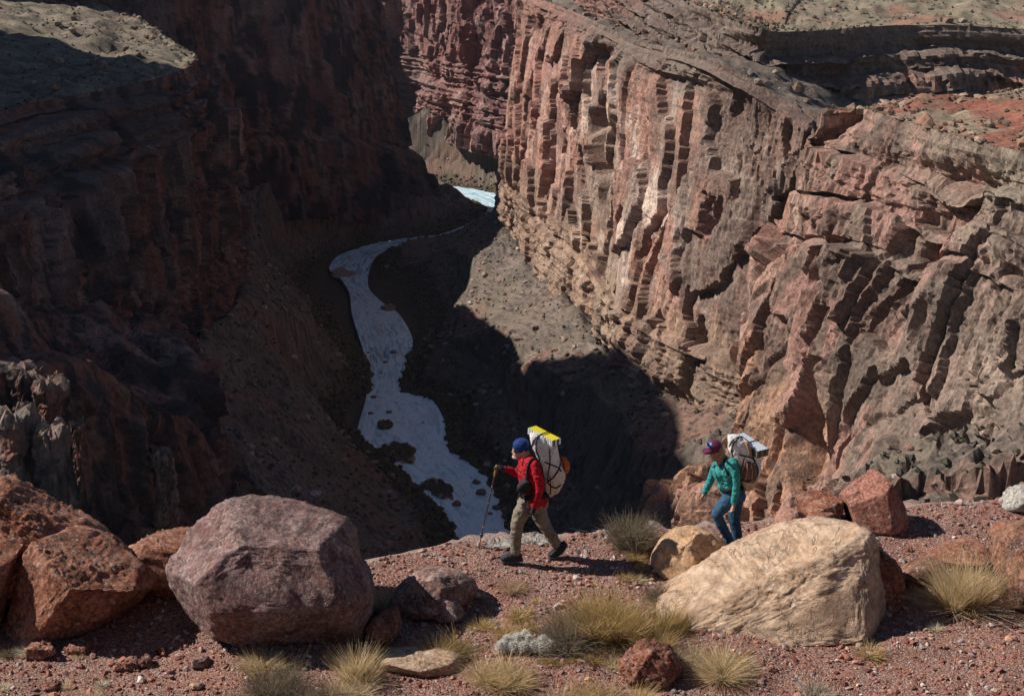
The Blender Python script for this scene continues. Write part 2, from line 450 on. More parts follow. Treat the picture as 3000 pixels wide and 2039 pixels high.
# shaded wall in the middle distance
E_CTRL = [(-320, 900, -150, 10, 20), (-230, 905, -150, 10, 20), (-150, 898, -155, 8, 22), (-92, 886, -170, 4, 40), (-56, 868, -178, 2, 66), (-43, 845, -180, 0, 84), (-58, 812, -172, 3, 62), (-92, 776, -158, 8, 34), (-122, 742, -150, 12, 24), (-148, 706, -150, 14, 22), (-184, 672, -150, 16, 22), (-230, 648, -150, 20, 22), (-310, 640, -150, 20, 22)]
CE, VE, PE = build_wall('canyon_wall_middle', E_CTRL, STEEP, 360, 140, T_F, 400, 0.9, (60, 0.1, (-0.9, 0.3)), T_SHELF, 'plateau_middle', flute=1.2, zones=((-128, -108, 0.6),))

# left-hand shaded wall with its shelf
F_CTRL = [(-190, 720, -150, -54, 20), (-150, 650, -150, -55, 20), (-112, 565, -150, -57, 20), (-101, 512, -148, -59, 11), (-101, 470, -146, -60, 15), (-103, 420, -142, -60, 32), (-104, 372, -138, -60, 42), (-110, 310, -134, -58, 36), (-122, 240, -130, -54, 36)]
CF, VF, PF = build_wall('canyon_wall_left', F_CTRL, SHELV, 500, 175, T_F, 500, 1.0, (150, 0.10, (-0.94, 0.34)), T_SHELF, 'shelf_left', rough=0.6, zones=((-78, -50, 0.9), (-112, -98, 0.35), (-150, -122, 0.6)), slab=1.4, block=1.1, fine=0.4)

# low spur under the left wall
G_CTRL = [(-88, 372, -142, -110, 12), (-70, 345, -146, -114, 12), (-60, 310, -146, -116, 14), (-60, 280, -140, -104, 14), (-66, 256, -134, -90, 12), (-76, 236, -128, -82, 10), (-90, 212, -122, -78, 10), (-120, 180, -115, -74, 10)]
CG, VG, PG = build_wall('canyon_spur_left', G_CTRL, [(-0.2, 0), (0, 0), (0.3, 0.3), (0.33, 0.5), (0.85, 0.8), (1, 1), (1.02, 1.7), (1.25, 2.3), (1.3, 3.3), (1.5, 4.6)], 260, 140, T_F, 600, 1.0, zones=((-100, -92, 0.4),), block=1.5, slab=1.4, flatamp=0.9)

# the high mesa further left, out of the picture: its shadow fills the canyon
MESA = [(-330, 640, -70, 55, 60), (-262, 596, -70, 56, 60), (-216, 560, -70, 66, 60), (-196, 520, -66, 92, 56), (-190, 468, -62, 110, 54), (-192, 390, -60, 114, 54), (-196, 330, -60, 108, 54), (-202, 268, -60, 62, 54), (-215, 190, -58, 62, 54), (-240, 100, -58, 60, 54)]
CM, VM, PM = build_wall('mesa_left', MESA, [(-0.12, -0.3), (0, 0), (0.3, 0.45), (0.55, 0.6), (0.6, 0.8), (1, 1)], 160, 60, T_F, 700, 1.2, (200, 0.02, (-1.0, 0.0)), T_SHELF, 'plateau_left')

# river: banks read on the water plane
LB = [(1392, 1720), (1362, 1640), (1330, 1545), (1250, 1445), (1150, 1345), (1085, 1295), (1068, 1250), (1085, 1150), (1082, 1050), (1048, 930), (1036, 862), (1000, 812), (975, 790), (1008, 745), (1070, 722), (1150, 704), (1240, 693), (1300, 684)]
RB = [(1560, 1720), (1530, 1640), (1488, 1545), (1420, 1400), (1300, 1300), (1278, 1235), (1235, 1165), (1172, 1140), (1188, 1060), (1190, 985), (1155, 915), (1110, 880), (1068, 835), (1078, 775), (1112, 740), (1190, 714), (1260, 700), (1310, 690)]
lb = [at_z(a, b, RIVER_Z)[:2] for a, b in LB] + [np.array(p) for p in ((-26, 822), (-18, 842), (-15, 862), (-22, 882), (-36, 905), (-55, 925), (-85, 938), (-130, 945))]
rb = [at_z(a, b, RIVER_Z)[:2] for a, b in RB] + [np.array(p) for p in ((-12, 812), (0, 836), (4, 865), (-3, 893), (-20, 918), (-48, 938), (-82, 954), (-130, 962))]
mid = [np.concatenate([(a + b) / 2, a, b]) for a, b in zip(lb, rb)]
mid.insert(0, np.concatenate([mid[0][:2] + (20, -90), mid[0][2:4] + (10, -90), mid[0][4:6] + (30, -90)]))
RV, rs = catmull(np.array(mid), 520)
RC, RL, RR = RV[:, 0:2], RV[:, 2:4], RV[:, 4:6]
RHW = 0.5 * np.linalg.norm(RL - RR, axis=1)

def river_dist(X, Y):
    """signed distance to the water's edge, negative on the water"""
    best = np.full(X.shape, 1e9, np.float32)
    for i in range(0, len(RC), 2):
        best = np.minimum(best, np.hypot(X - RC[i, 0], Y - RC[i, 1]) - RHW[i])
    return best

def canyon_floor(X, Y):
    x = X.ravel(); y = Y.ravel()
    P = np.stack([x, y, np.zeros_like(x)], 1)
    z = np.full(x.shape, -187.0, np.float32)
    for C, sl in ((CA, 0.62), (CB, 0.52), (CC, 0.60), (CE, 0.70), (CF, 0.72), (CG, 0.75)):
        zz = np.full(x.shape, -1e3, np.float32)
        for i in range(0, len(C), max(1, len(C) // 110)):
            d = np.hypot(x - C[i, 0], y - C[i, 1])
            zz = np.maximum(zz, C[i, 2] + 2.0 - sl * d)
        # smooth maximum
        k = 5.0
        hh = np.clip(0.5 + 0.5 * (zz - z) / k, 0, 1)
        z = z * (1 - hh) + zz * hh + k * hh * (1 - hh)
    gul = ridged(P / 26.0, 4, 71)
    yk = np.maximum(1.0, y / 330.0)[:, None]
    z += np.clip((z + 186) / 25, 0.05, 1) * (2.4 * (gul - 0.7) + 1.1 * fbm(P / (5.0 * yk ** 1.5), 3, 72, 0.5))
    f1, f2, v = worley(P / (3.4 * yk), 73, 1.2)
    z += np.clip((z + 186) / 30, 0.06, 1) * np.clip(0.42 - f1, 0, 1) * (1.6 + 1.4 * v)
    rough = sstep(30, 55, x) * sstep(340, 290, y)
    wp = P / 7.0 + 0.35 * np.stack([fbm(P / 3.0, 2, 76), fbm(P / 3.0, 2, 77), 0 * x], 1)
    f1, f2, v = worley(wp, 78, 1.6)
    z += rough * (2.2 * v + 1.2 * ridged(P / 4.0, 3, 79) - 1.0)
    rd = river_dist(x, y) + 2.2 * fbm(P / 6.0, 3, 74)
    rd0 = rd - 2.2 * fbm(P / 6.0, 3, 74)
    cap = RIVER_Z + np.where(rd < 0, -1.2, 0.4 + np.clip(rd, 0, 40) * 0.10 + np.clip(rd0 - 7, 0, 400) * 0.9 + np.clip(rd0 - 20, 0, 400) * 2.2)
    cap = np.where(rd < 0, RIVER_Z + np.maximum(rd, -3) * 0.6, cap)
    z = np.minimum(z, cap + 0.25 * fbm(P / 2.0, 3, 75))
    return z.reshape(X.shape)

ny, nx = 500, 320
yy = 150 * (980 / 150) ** np.linspace(0, 1, ny)
uu = np.linspace(0, 1, nx)
Y = np.repeat(yy[:, None], nx, 1)
XL = np.interp(yy, [150, 300, 500, 700, 980], [-120, -125, -125, -200, -140])
XR = np.interp(yy, [150, 300, 420, 600, 980], [140, 120, 95, 40, 70])
X = XL[:, None] + (XR - XL)[:, None] * uu[None, :]
Zf = canyon_floor(X, Y)
def talus_tone(P):
    c = scrub_tone(P, (0.125, 0.095, 0.077), (0.175, 0.13, 0.105), (0.042, 0.037, 0.03), 130, (0.19, 0.11, 0.082), 0.12, 0.9)
    c = lerp(c, (0.17, 0.135, 0.095), 0.4 * sstep(0.0, 0.3, fbm(P / 22.0, 3, 131)))
    # dry brush along the water
    bank = sstep(14.0, 3.0, river_dist(P[:, 0], P[:, 1]) + 6 * fbm(P / 9.0, 3, 132))
    return lerp(c, (0.075, 0.06, 0.038), 0.85 * bank)
Vf = np.stack([X, Y, Zf], -1).reshape(-1, 3).astype(np.float32)
me = mesh_np('canyon_floor', Vf, grid_faces(ny, nx)[:, ::-1], [M_SOIL], col=talus_tone(Vf))
link('canyon_floor', me, kind='structure')

# water
k = NT('river_water')
nA = k.noise(k.map((0.16, 0.07, 0.2)), 1, 3, 0.6, 1.2)
nB = k.noise(k.map((0.6, 0.26, 1.0)), 1, 1.5, 0.6, 0.8)
wc = k.mix(k.ramp(nA, [(0.35, 0.0), (0.65, 1.0)]), (0.40, 0.65, 0.76), (0.55, 0.78, 0.86))
shoal = k.math('MULTIPLY', k.ramp(nA, [(0.30, 1.0), (0.40, 0.0)]), k.ramp(nB, [(0.40, 0.0), (0.6, 0.8)]))
wc = k.mix(shoal, wc, (0.42, 0.33, 0.28))
fv = k.n('ShaderNodeVertexColor', layer_name='tone').outputs['Color']
fs = k.n('ShaderNodeSeparateColor'); k.l(fv, fs.inputs[0]); fa = fs.outputs[0]
fc = k.n('ShaderNodeCombineXYZ'); k.l(k.math('MULTIPLY', fs.outputs[1], 4.2), fc.inputs[0]); k.l(k.math('MULTIPLY', fs.outputs[2], 9.0), fc.inputs[1])
flow = k.noise(fc.outputs[0], 1, 3, 0.62, 1.0)
wc = k.mix(k.ramp(flow, [(0.34, 0.9), (0.47, 0.0)]), wc, (0.13, 0.28, 0.37))
wc = k.mix(k.math('MULTIPLY', k.ramp(flow, [(0.50, 0.0), (0.60, 1.0)]), k.ramp(nB, [(0.38, 0.15), (0.56, 1.0)])), wc, (0.88, 0.92, 0.94))
fsand = k.math('MULTIPLY', k.ramp(k.noise(fc.outputs[0], 0.6, 3, 0.6, 1.5), [(0.56, 0.0), (0.64, 0.85)]), k.ramp(nB, [(0.35, 0.3), (0.6, 1.0)]))
wc = k.mix(fsand, wc, (0.42, 0.32, 0.27))
foam = k.math('MAXIMUM', k.math('MULTIPLY', k.ramp(nA, [(0.52, 0.0), (0.66, 1.0)]), k.ramp(nB, [(0.46, 0.0), (0.60, 1.0)])), k.math('MULTIPLY', fa, k.ramp(nB, [(0.36, 0.1), (0.55, 1.0)])))
wc = k.mix(foam, wc, (0.72, 0.80, 0.85))
k.b.inputs['Specular IOR Level'].default_value = 0.25
M_WATER = k.done(wc, 0.25, k.bump(nA, 0.2, 0.5))
na = 26
W = np.empty((len(RC), na, 3), np.float32)
tt = np.linspace(-0.12, 1.12, na)
W[:, :, 0] = RL[:, 0:1] * (1 - tt) + RR[:, 0:1] * tt
W[:, :, 1] = RL[:, 1:2] * (1 - tt) + RR[:, 1:2] * tt
W[:, :, 2] = RIVER_Z + 0.12 * fbm(np.stack([W[:, :, 0].ravel() / 3, W[:, :, 1].ravel() / 5, np.zeros(W[:, :, 0].size)], 1), 3, 80).reshape(W.shape[:2])
rapid = np.zeros(len(RC) * na, np.float32)
for (a, b, r) in ((1120, 892, 14), (1130, 930, 10), (1130, 1160, 12), (1160, 1235, 12), (1250, 1330, 12), (1380, 1430, 12), (1430, 1540, 16)):
    c = at_z(a, b, RIVER_Z); q = W.reshape(-1, 3)
    rapid = np.maximum(rapid, np.exp(-(((q[:, 0] - c[0]) / (r * 1.5)) ** 2 + ((q[:, 1] - c[1]) / (r * 2.0)) ** 2)))
me = mesh_np('river', W.reshape(-1, 3), grid_faces(len(RC), na)[:, ::-1], [M_WATER], smooth=True, col=np.stack([rapid, np.repeat(rs / 60.0, na), np.tile(tt, len(RC))], 1))
link('river', me, kind='structure')

# ---------------------------------------------------------------- debris and scrub far off
rng2 = np.random.default_rng(77)
def far_bits(name, label, cat, pts, size, sub, tone_list, squash=0.7, seed=1):
    n = len(pts); V0, F0 = ico(sub) if sub else octa()
    rot = rng2.uniform(0, 6.28, n); ca, sa = np.cos(rot), np.sin(rot)
    jit = 1 + rng2.uniform(-0.38, 0.38, (n, len(V0), 3))
    Vv = V0[None] * jit * size[:, None, None] * np.array((1, 1, squash))
    X = Vv[:, :, 0] * ca[:, None] - Vv[:, :, 1] * sa[:, None]; Yy = Vv[:, :, 0] * sa[:, None] + Vv[:, :, 1] * ca[:, None]
    Wd = np.stack([X, Yy, Vv[:, :, 2]], -1) + pts[:, None]
    Wd[:, :, 2] += 0.25 * size[:, None]
    F = (F0[None] + (np.arange(n) * len(V0))[:, None, None]).reshape(-1, 3)
    T = np.array(tone_list, np.float32)[rng2.integers(0, len(tone_list), n)] * rng2.uniform(0.75, 1.2, (n, 1))
    me = mesh_np(name, Wd.reshape(-1, 3), F, [M_SOIL], col=np.repeat(T, len(V0), 0))
    link(name, me, None, label, cat, None, 'stuff')
ICO = {}
def ico(sub):
    if sub not in ICO:
        bm = bmesh.new(); bmesh.ops.create_icosphere(bm, subdivisions=sub, radius=1.0)
        V = np.array([v.co[:] for v in bm.verts], np.float32); F = np.array([[v.index for v in f.verts] for f in bm.faces], np.int32)
        bm.free(); ICO[sub] = (V, F)
    return ICO[sub]
def octa():
    return (np.array([(1, 0, 0), (-1, 0, 0), (0, 1, 0), (0, -1, 0), (0, 0, 1), (0, 0, -1)], np.float32),
            np.array([(0, 2, 4), (2, 1, 4), (1, 3, 4), (3, 0, 4), (2, 0, 5), (1, 2, 5), (3, 1, 5), (0, 3, 5)], np.int32))
def pick(V, n, cond=None):
    V = V.reshape(-1, 3)
    if cond is not None: V = V[cond(V)]
    return V[rng2.integers(0, len(V), n)] + rng2.normal(0, 0.4, (n, 3)) * np.array((1, 1, 0))
dry = lambda V: (river_dist(V[:, 0], V[:, 1]) > 3)
pp = pick(Vf, 5200, dry)
far_bits('talus_rubble', 'brown and grey boulders littering the slopes above the river', 'rubble', pp, 0.25 + 1.5 * rng2.random(len(pp)) ** 4, 1, [(0.25, 0.18, 0.14), (0.32, 0.23, 0.18), (0.20, 0.14, 0.11), (0.30, 0.15, 0.11), (0.36, 0.29, 0.24)], 0.75)
pp = pick(Vf, 9000, dry)
far_bits('slope_scrub', 'dark low scrub dotting the slopes above the river', 'scrub', pp, 0.3 + 0.7 * rng2.random(len(pp)) ** 2, 0, [(0.075, 0.065, 0.045), (0.10, 0.085, 0.055), (0.055, 0.05, 0.04)], 0.8)
pp = pick(Vf, 7000, lambda V: (river_dist(V[:, 0], V[:, 1]) > 0.5) & (river_dist(V[:, 0], V[:, 1]) < 11))
far_bits('bank_brush', 'band of dry brush lining both river banks', 'brush', pp, 0.4 + 0.9 * rng2.random(len(pp)), 0, [(0.12, 0.09, 0.05), (0.09, 0.075, 0.045), (0.16, 0.11, 0.06), (0.07, 0.06, 0.045)], 0.9)
pp = np.vstack([pick(PU, 5000), pick(PF, 3500), pick(PB_, 1500)])
far_bits('plateau_scrub', 'small dark shrubs speckling the canyon rims', 'scrub', pp, 0.25 + 0.5 * rng2.random(len(pp)) ** 2, 0, [(0.10, 0.09, 0.06), (0.14, 0.12, 0.075), (0.075, 0.07, 0.05)], 0.8)
pp = np.vstack([pick(PU, 300), pick(PA, 500), pick(PF, 700), pick(PB_, 300)])
far_bits('plateau_rubble', 'scattered rust-coloured blocks on the canyon rims', 'rubble', pp, 0.3 + 1.6 * rng2.random(len(pp)) ** 4, 1, [(0.28, 0.15, 0.10), (0.33, 0.25, 0.19), (0.22, 0.14, 0.10)], 0.8)

# rocks and brushy bars standing in the river: things one can count
M_RROCK = tone_mat('river_rock', 0.9, 0.6, 0.85, 0.2)
RROCKS = [(1151, 1034, 22, 16, 'dark boulder in mid river above the first long straight'), (1128, 1062, 16, 10, 'small dark boulder just downstream of the mid-river one'), (1080, 1034, 14, 6, 'low rock by the left bank at the river narrows'), (1116, 1092, 10, 6, 'tiny rock in the current left of centre'), (1392, 1414, 34, 14, 'flat dark rock near the right bank, upper of the pair'), (1410, 1446, 36, 24, 'blocky dark boulder near the right bank, lower of the pair'), (1336, 1478, 32, 20, 'rounded boulder at the tip of the lower brushy bar'), (1453, 1490, 26, 20, 'boulder behind the trekking pole on the water'), (1436, 1505, 16, 9, 'small rock left of the boulder beside the pole'), (1478, 1497, 22, 18, 'rock half hidden behind the front leg of the walker in red'), (1436, 1568, 14, 12, 'rock at the water by the lower end of the pole'), (1095, 1165, 20, 12, 'rock at the left bank beside the mid rapid'), (1140, 1208, 22, 10, 'low rock in the middle of the shallow rapid'), (1088, 1212, 20, 14, 'left-bank rock below the mid rapid'), (1140, 905, 50, 20, 'rusty ledge poking from the right bank at the weir'), (1240, 1238, 10, 5, 'tiny rock near the right bank of the shallow reach')]
for q, (px, py, w, h, lab) in enumerate(RROCKS):
    c = at_z(px, py, RIVER_Z); mpp = np.linalg.norm(c) / FPX
    V, F = ico(3); r = np.random.default_rng(q)
    V = V * np.array((0.5 * w, 0.42 * w, 0.62 * h)) * mpp
    for _ in range(7):
        n = r.normal(size=3); n /= np.linalg.norm(n); m = (V @ n).max() * r.uniform(0.6, 0.85); V = V - np.clip(V @ n - m, 0, None)[:, None] * n
    V = (V + (0.12 * w * mpp) * fbm(V / (0.3 * w * mpp) + q, 3, q)[:, None] * V / (np.linalg.norm(V, axis=1)[:, None] + 1e-6)).astype(np.float32)
    T = np.repeat(np.array(((0.24, 0.16, 0.13),), np.float32), len(V), 0) * (1 + 0.5 * fbm(V / 0.6, 3, q))[:, None]
    o = link('river_rock', mesh_np('river_rock', V, F, [M_RROCK], col=np.clip(T, 0.02, 0.6)), None, lab, 'rock', 'rocks standing in the river'); o.location = c
BARS = [([(1112, 1300), (1150, 1290), (1190, 1300), (1215, 1335), (1222, 1365), (1180, 1362), (1140, 1345)], 'larger brushy gravel bar in the river, left of centre'), ([(1240, 1395), (1262, 1390), (1300, 1420), (1328, 1450), (1336, 1470), (1300, 1470), (1262, 1440)], 'narrow brushy gravel bar just downstream of the larger one'), ([(1108, 1248), (1125, 1232), (1144, 1240), (1146, 1256), (1120, 1262)], 'small round bush island upstream of the larger bar'), ([(980, 800), (1000, 780), (1020, 790), (1018, 815), (995, 815)], 'brown sand bar at the river\'s left bend')]
for q, (ol, lab) in enumerate(BARS):
    O = np.array([at_z(a, b, RIVER_Z)[:2] for a, b in ol]); c = O.mean(0); r = np.random.default_rng(50 + q)
    n = 26; g = np.linspace(-1, 1, n); A2, B2 = np.meshgrid(g, g, indexing='ij')
    rad = np.hypot(A2, B2); ang = np.arctan2(B2, A2); sq = np.maximum(np.abs(A2), np.abs(B2))
    th = np.arctan2(O[:, 1] - c[1], O[:, 0] - c[0]); rr = np.hypot(O[:, 0] - c[0], O[:, 1] - c[1]); od = np.argsort(th)
    R = np.interp(ang, np.concatenate([th[od] - 2 * np.pi, th[od], th[od] + 2 * np.pi]), np.tile(rr[od], 3)) * sq
    V = np.stack([np.cos(ang) * R, np.sin(ang) * R, 0.9 * (1 - sq ** 2) - 0.3], -1).reshape(-1, 3)
    V[:, 2] += 0.3 * fbm(V / 2.0, 3, 60 + q)
    T = np.repeat(np.array(((0.33, 0.24, 0.19),), np.float32), len(V), 0) * (1 + 0.5 * fbm(V / 1.0, 3, 61))[:, None]
    bar = link('gravel_bar', mesh_np('gravel_bar', V.astype(np.float32), grid_faces(n, n), [M_SOIL], col=np.clip(T, 0.02, 0.6)), None, lab, 'gravel bar', 'brushy bars in the river'); bar.location = (c[0], c[1], RIVER_Z)
    if q < 3:
        m = 160; pk = V[r.integers(0, len(V), m * 3)]; pk = pk[pk[:, 2] > 0.15][:m]
        Vs, Fs, k0 = [], [], 0; V0, F0 = octa()
        for p in pk:
            v = V0 * (1 + r.uniform(-0.4, 0.4, V0.shape)) * r.uniform(0.4, 1.1) + p + (0, 0, 0.4); Vs.append(v); Fs.append(F0 + k0); k0 += 6
        Vs = np.vstack(Vs)
        link('brush', mesh_np('brush', Vs, np.vstack(Fs), [M_SOIL], col=np.repeat(np.array(((0.15, 0.115, 0.07),)), len(Vs), 0) * r.uniform(0.7, 1.3, (len(Vs), 1))), bar)

# rock pillars standing in front of the left wall
M_PIL = M_CLIFF
PILLARS = [(14, 1078, 60, 236, 'pillar cut by the left picture edge, behind the two capped ones'), (78, 1088, 84, 232, 'broad pillar with a sunlit rubbly cap, second from the left edge'), (145, 1116, 88, 226, 'pillar with a knobbly sunlit cap, right of the broad one'), (222, 1236, 44, 222, 'thin low spire right of the capped pillars'), (40, 1212, 130, 214, 'squat shaded block in front of the broad capped pillar'), (148, 1252, 84, 212, 'rounded shaded column below the knobbly capped pillar'), (470, 1322, 60, 262, 'pale-edged fin of rock above the purple boulder')]
for q, (px, py, w, yd, lab) in enumerate(PILLARS):
    top = at_y(px, py, yd); mpp = float(np.dot(top, FWD)) / FPX; hw = 0.5 * w * mpp; H = 46.0
    nu_, nv_ = 56, 90
    th = np.linspace(0, 2 * np.pi, nu_, endpoint=False); vz = np.linspace(0, 1, nv_)
    sq = (np.abs(np.cos(th)) ** 4 + np.abs(np.sin(th)) ** 4) ** -0.25
    V = np.empty((nv_, nu_, 3), np.float32)
    ls = np.stack([vz * 3 + q * 9, 0 * vz, 0 * vz], 1)
    wd = hw * (1 + 0.5 * (1 - vz) ** 1.3) * (1 + 0.22 * fbm(ls, 3, 820)) * np.where(vz > 0.99, 0.86, 1.0)
    lean = 0.5 * hw * fbm(ls * 0.7 + 3, 2, 821)
    V[:, :, 0] = top[0] + lean[:, None] - lean[-1] + np.cos(th + 0.3 * q)[None] * sq * wd[:, None]
    V[:, :, 1] = top[1] + np.sin(th + 0.3 * q)[None] * sq * wd[:, None] * 1.3
    V[:, :, 2] = top[2] - H * (1 - vz[:, None])
    P = V.reshape(-1, 3).copy(); nrm = np.stack([np.cos(th + 0.3 * q), np.sin(th + 0.3 * q), 0 * th], 1)
    Wp = P + 0.25 * hw * np.stack([fbm(P / hw, 2, 830), fbm(P / hw, 2, 831), fbm(P / hw, 2, 832)], 1)
    f1, f2, v = worley(Wp / np.array((hw * 1.1, hw * 1.1, hw * 4.5)), 810 + q, 0.8)
    d = 0.22 * hw * v - 0.25 * hw * sstep(0.14, 0.0, f2 - f1)
    f1, f2, v = worley(Wp / np.array((hw * 0.5, hw * 0.5, hw * 0.8)), 850 + q, 0.8)
    d += 0.09 * hw * v - 0.08 * hw * sstep(0.12, 0.0, f2 - f1)
    zz = P[:, 2] + 0.4 * fbm(P / 6.0, 2, 801)
    d += 0.14 * np.clip(4 * noise3(np.stack([P[:, 0] / 30, P[:, 1] / 30, zz / 0.8], 1), 802), -1, 1) + 0.15 * fbm(P / 0.7, 3, 803)
    tw = np.repeat(vz, nu_)
    P[:, 2] += sstep(0.86, 1.0, tw) * 1.1 * hw * fbm(P / (0.9 * hw), 3, 840 + q)
    P = P + np.tile(nrm, (nv_, 1)) * d[:, None]
    ring = P[-nu_:]; cen = ring.mean(0); rows_ = [P]
    for f in (0.82, 0.62, 0.42, 0.22):
        r2 = cen + (ring - cen) * f; r2[:, 2] = cen[2] + (ring[:, 2] - cen[2]) * f + 0.30 * hw * fbm(r2 / (0.5 * hw), 3, 870 + q) + 0.12 * hw; rows_.append(r2)
    P = np.vstack(rows_); nv2 = nv_ + 4
    cap = np.array([[cen[0], cen[1], P[-nu_:, 2].mean()]], np.float32)
    a = np.arange(nv2 * nu_).reshape(nv2, nu_); bq = np.roll(a, -1, 1)
    F = np.stack([a[:-1], bq[:-1], bq[1:], a[1:]], -1).reshape(-1, 4)
    F = np.vstack([F[:, [0, 1, 2]], F[:, [0, 2, 3]], np.stack([a[-1], bq[-1], np.full(nu_, nv2 * nu_)], -1)])
    P = np.vstack([P, cap]); tone = T_F(P)
    tone = lerp(tone, (0.24, 0.19, 0.15), 0.5 * sstep(top[2] - 1.2, top[2] + 0.2, P[:, 2] + 0.8 * fbm(P / 0.8, 2, 860)))  # sunlight painted in: tops mixed paler so the caps read as sunlit
    foot = np.array((top[0], top[1], top[2] - H))
    o = link('rock_pillar', mesh_np('rock_pillar', P - foot, F, [M_PIL], col=tone), None, 'dark ' + lab, 'rock pillar', 'pillars under the left wall', 'thing'); o.location = foot
# ---------------------------------------------------------------- the gravel bench in front
GZ = -8.2
EDGE = [(-900, 1640), (0, 1640), (500, 1662), (900, 1668), (1065, 1655), (1160, 1632), (1250, 1612), (1370, 1592), (1480, 1577), (1600, 1572), (1760, 1562), (1880, 1550), (2050, 1545), (2250, 1530), (2450, 1510), (2640, 1488), (2800, 1474), (3000, 1470), (3900, 1465)]
eg = np.array([at_z(a, b, GZ)[:2] for a, b in EDGE])
def edge_y(x):
    return np.interp(x, eg[:, 0], eg[:, 1])
def ground_z(x, y):
    x = np.asarray(x, float); y = np.asarray(y, float)
    shp = x.shape; x = x.ravel(); y = y.ravel()
    P = np.stack([x, y, np.zeros_like(x)], 1)
    e = edge_y(x) + 0.10 * fbm(np.stack([x / 0.5, np.zeros_like(x), np.zeros_like(x)], 1), 3, 901)
    z = GZ + 0.45 * np.clip(12.5 - y, 0, 40) + 0.07 * fbm(P / 1.6, 3, 902) + 0.02 * fbm(P / 0.3, 3, 903)
    over = np.clip(y - e, 0, 100)
    z = z - np.clip(over, 0, 0.35) * 0.35 - np.clip(over - 0.35, 0, 100) * 4.0
    return z.reshape(shp)
def gz(x, y):
    return float(ground_z(np.array([x]), np.array([y]))[0])
def on_ground(px, py):
    p = at_z(px, py, GZ)
    for _ in range(3):
        p = at_z(px, py, gz(p[0], p[1]))
    return p

nx, n1, n2 = 320, 160, 28
gx = np.linspace(-11, 11, nx)
ex = edge_y(gx)
t1 = np.concatenate([np.linspace(-6, 11.5, 30, endpoint=False)])
rows = [np.full(nx, v) for v in t1] + [11.5 + (ex + 0.5 - 11.5) * v for v in np.linspace(0, 1, n1)] + [ex + 0.5 + 9.0 * v ** 1.3 for v in np.linspace(0.02, 1, n2)]
GYv = np.array(rows); GXv = np.repeat(gx[None, :], len(rows), 0)
GZv = ground_z(GXv, GYv)
Vg = np.stack([GXv, GYv, GZv], -1).reshape(-1, 3).astype(np.float32)
over = np.clip(Vg[:, 1] - edge_y(Vg[:, 0]), 0, 99)
nn = fbm(Vg / 0.5, 4, 905)
Vg[:, 1] += np.where(over > 0.3, 0.35 * nn, 0)
gc = np.repeat(np.array((0.255, 0.112, 0.078), np.float32)[None], len(Vg), 0)
gc = lerp(gc, (0.275, 0.155, 0.115), sstep(-0.15, 0.3, fbm(Vg / 0.9, 4, 906)))
gc = lerp(gc, (0.155, 0.085, 0.066), sstep(0.0, 0.4, fbm(Vg / 0.45, 3, 907)))
gc = lerp(gc, (0.33, 0.27, 0.23), sstep(0.02, 0.12, over + 0.08 * nn))
k = NT('gravel_ground')
a = k.n('ShaderNodeVertexColor', layer_name='tone').outputs['Color']
vv = k.n('ShaderNodeTexVoronoi'); vv.inputs['Scale'].default_value = 46.0; k.l(k.pos, vv.inputs['Vector'])
hsv = k.n('ShaderNodeSeparateColor'); k.l(vv.outputs['Color'], hsv.inputs[0])
stone = k.ramp(hsv.outputs[0], [(0.0, (0.10, 0.05, 0.04)), (0.3, (0.24, 0.10, 0.07)), (0.55, (0.30, 0.15, 0.11)), (0.8, (0.34, 0.23, 0.19)), (1.0, (0.46, 0.37, 0.31))])
fn = k.noise(k.map((30, 30, 30)), 1, 4, 0.7)
cc = k.mix(0.55, a, stone)
cc = k.mix(1.0, cc, k.ramp(fn, [(0.3, 0.6), (0.7, 1.25)]), 'MULTIPLY')
M_GROUND = k.done(cc, 0.95, k.bump(k.math('SUBTRACT', fn, vv.outputs['Distance']), 0.9, 0.012))
link('ground', mesh_np('ground', Vg, grid_faces(len(rows), nx)[:, ::-1], [M_GROUND], smooth=True, col=gc), kind='structure')

# ---------------------------------------------------------------- boulders
k = NT('boulder_rock')
ra = k.n('ShaderNodeVertexColor', layer_name='tone').outputs['Color']
rf = k.noise(k.map((24, 24, 24)), 1, 5, 0.7)
rg = k.noise(k.map((7, 7, 7)), 1, 4, 0.65, 0.4)
cn = k.noise(k.map((2.6, 2.6, 2.6)), 1, 6, 0.62, 0.7)
vm = k.ramp(k.math('ABSOLUTE', k.math('SUBTRACT', cn, 0.5)), [(0.0, 0.0), (0.010, 1.0)])
fl = k.math('MULTIPLY', k.ramp(k.noise(k.map((17, 17, 17), (3, 1, 2)), 1, 6, 0.78), [(0.55, 0.0), (0.63, 1.0)]), k.ramp(k.noise(k.map((1.9, 1.9, 1.9), (5, 1, 7)), 1, 3, 0.6), [(0.38, 0.0), (0.54, 1.0)]))
dk = k.ramp(k.noise(k.map((11, 11, 11), (8, 2, 4)), 1, 6, 0.75), [(0.36, 0.55), (0.47, 1.0)])
rc = k.mix(1.0, ra, k.ramp(rf, [(0.28, 0.45), (0.5, 0.95), (0.72, 1.5)]), 'MULTIPLY')
rc = k.mix(1.0, rc, k.ramp(vm, [(0.0, 0.45), (1.0, 1.0)]), 'MULTIPLY')
rc = k.mix(1.0, rc, dk, 'MULTIPLY')
rc = k.mix(k.math('MULTIPLY', fl, 0.7), rc, (0.46, 0.40, 0.35))
hh = k.math('ADD', k.math('MULTIPLY', rf, 0.6), k.math('ADD', rg, k.math('MULTIPLY', vm, 0.25)))
M_ROCK = k.done(rc, 0.92, k.bump(hh, 1.0, 0.034))
k = NT('sandstone')
ra = k.n('ShaderNodeVertexColor', layer_name='tone').outputs['Color']
rf = k.noise(k.map((26, 26, 26)), 1, 6, 0.75)
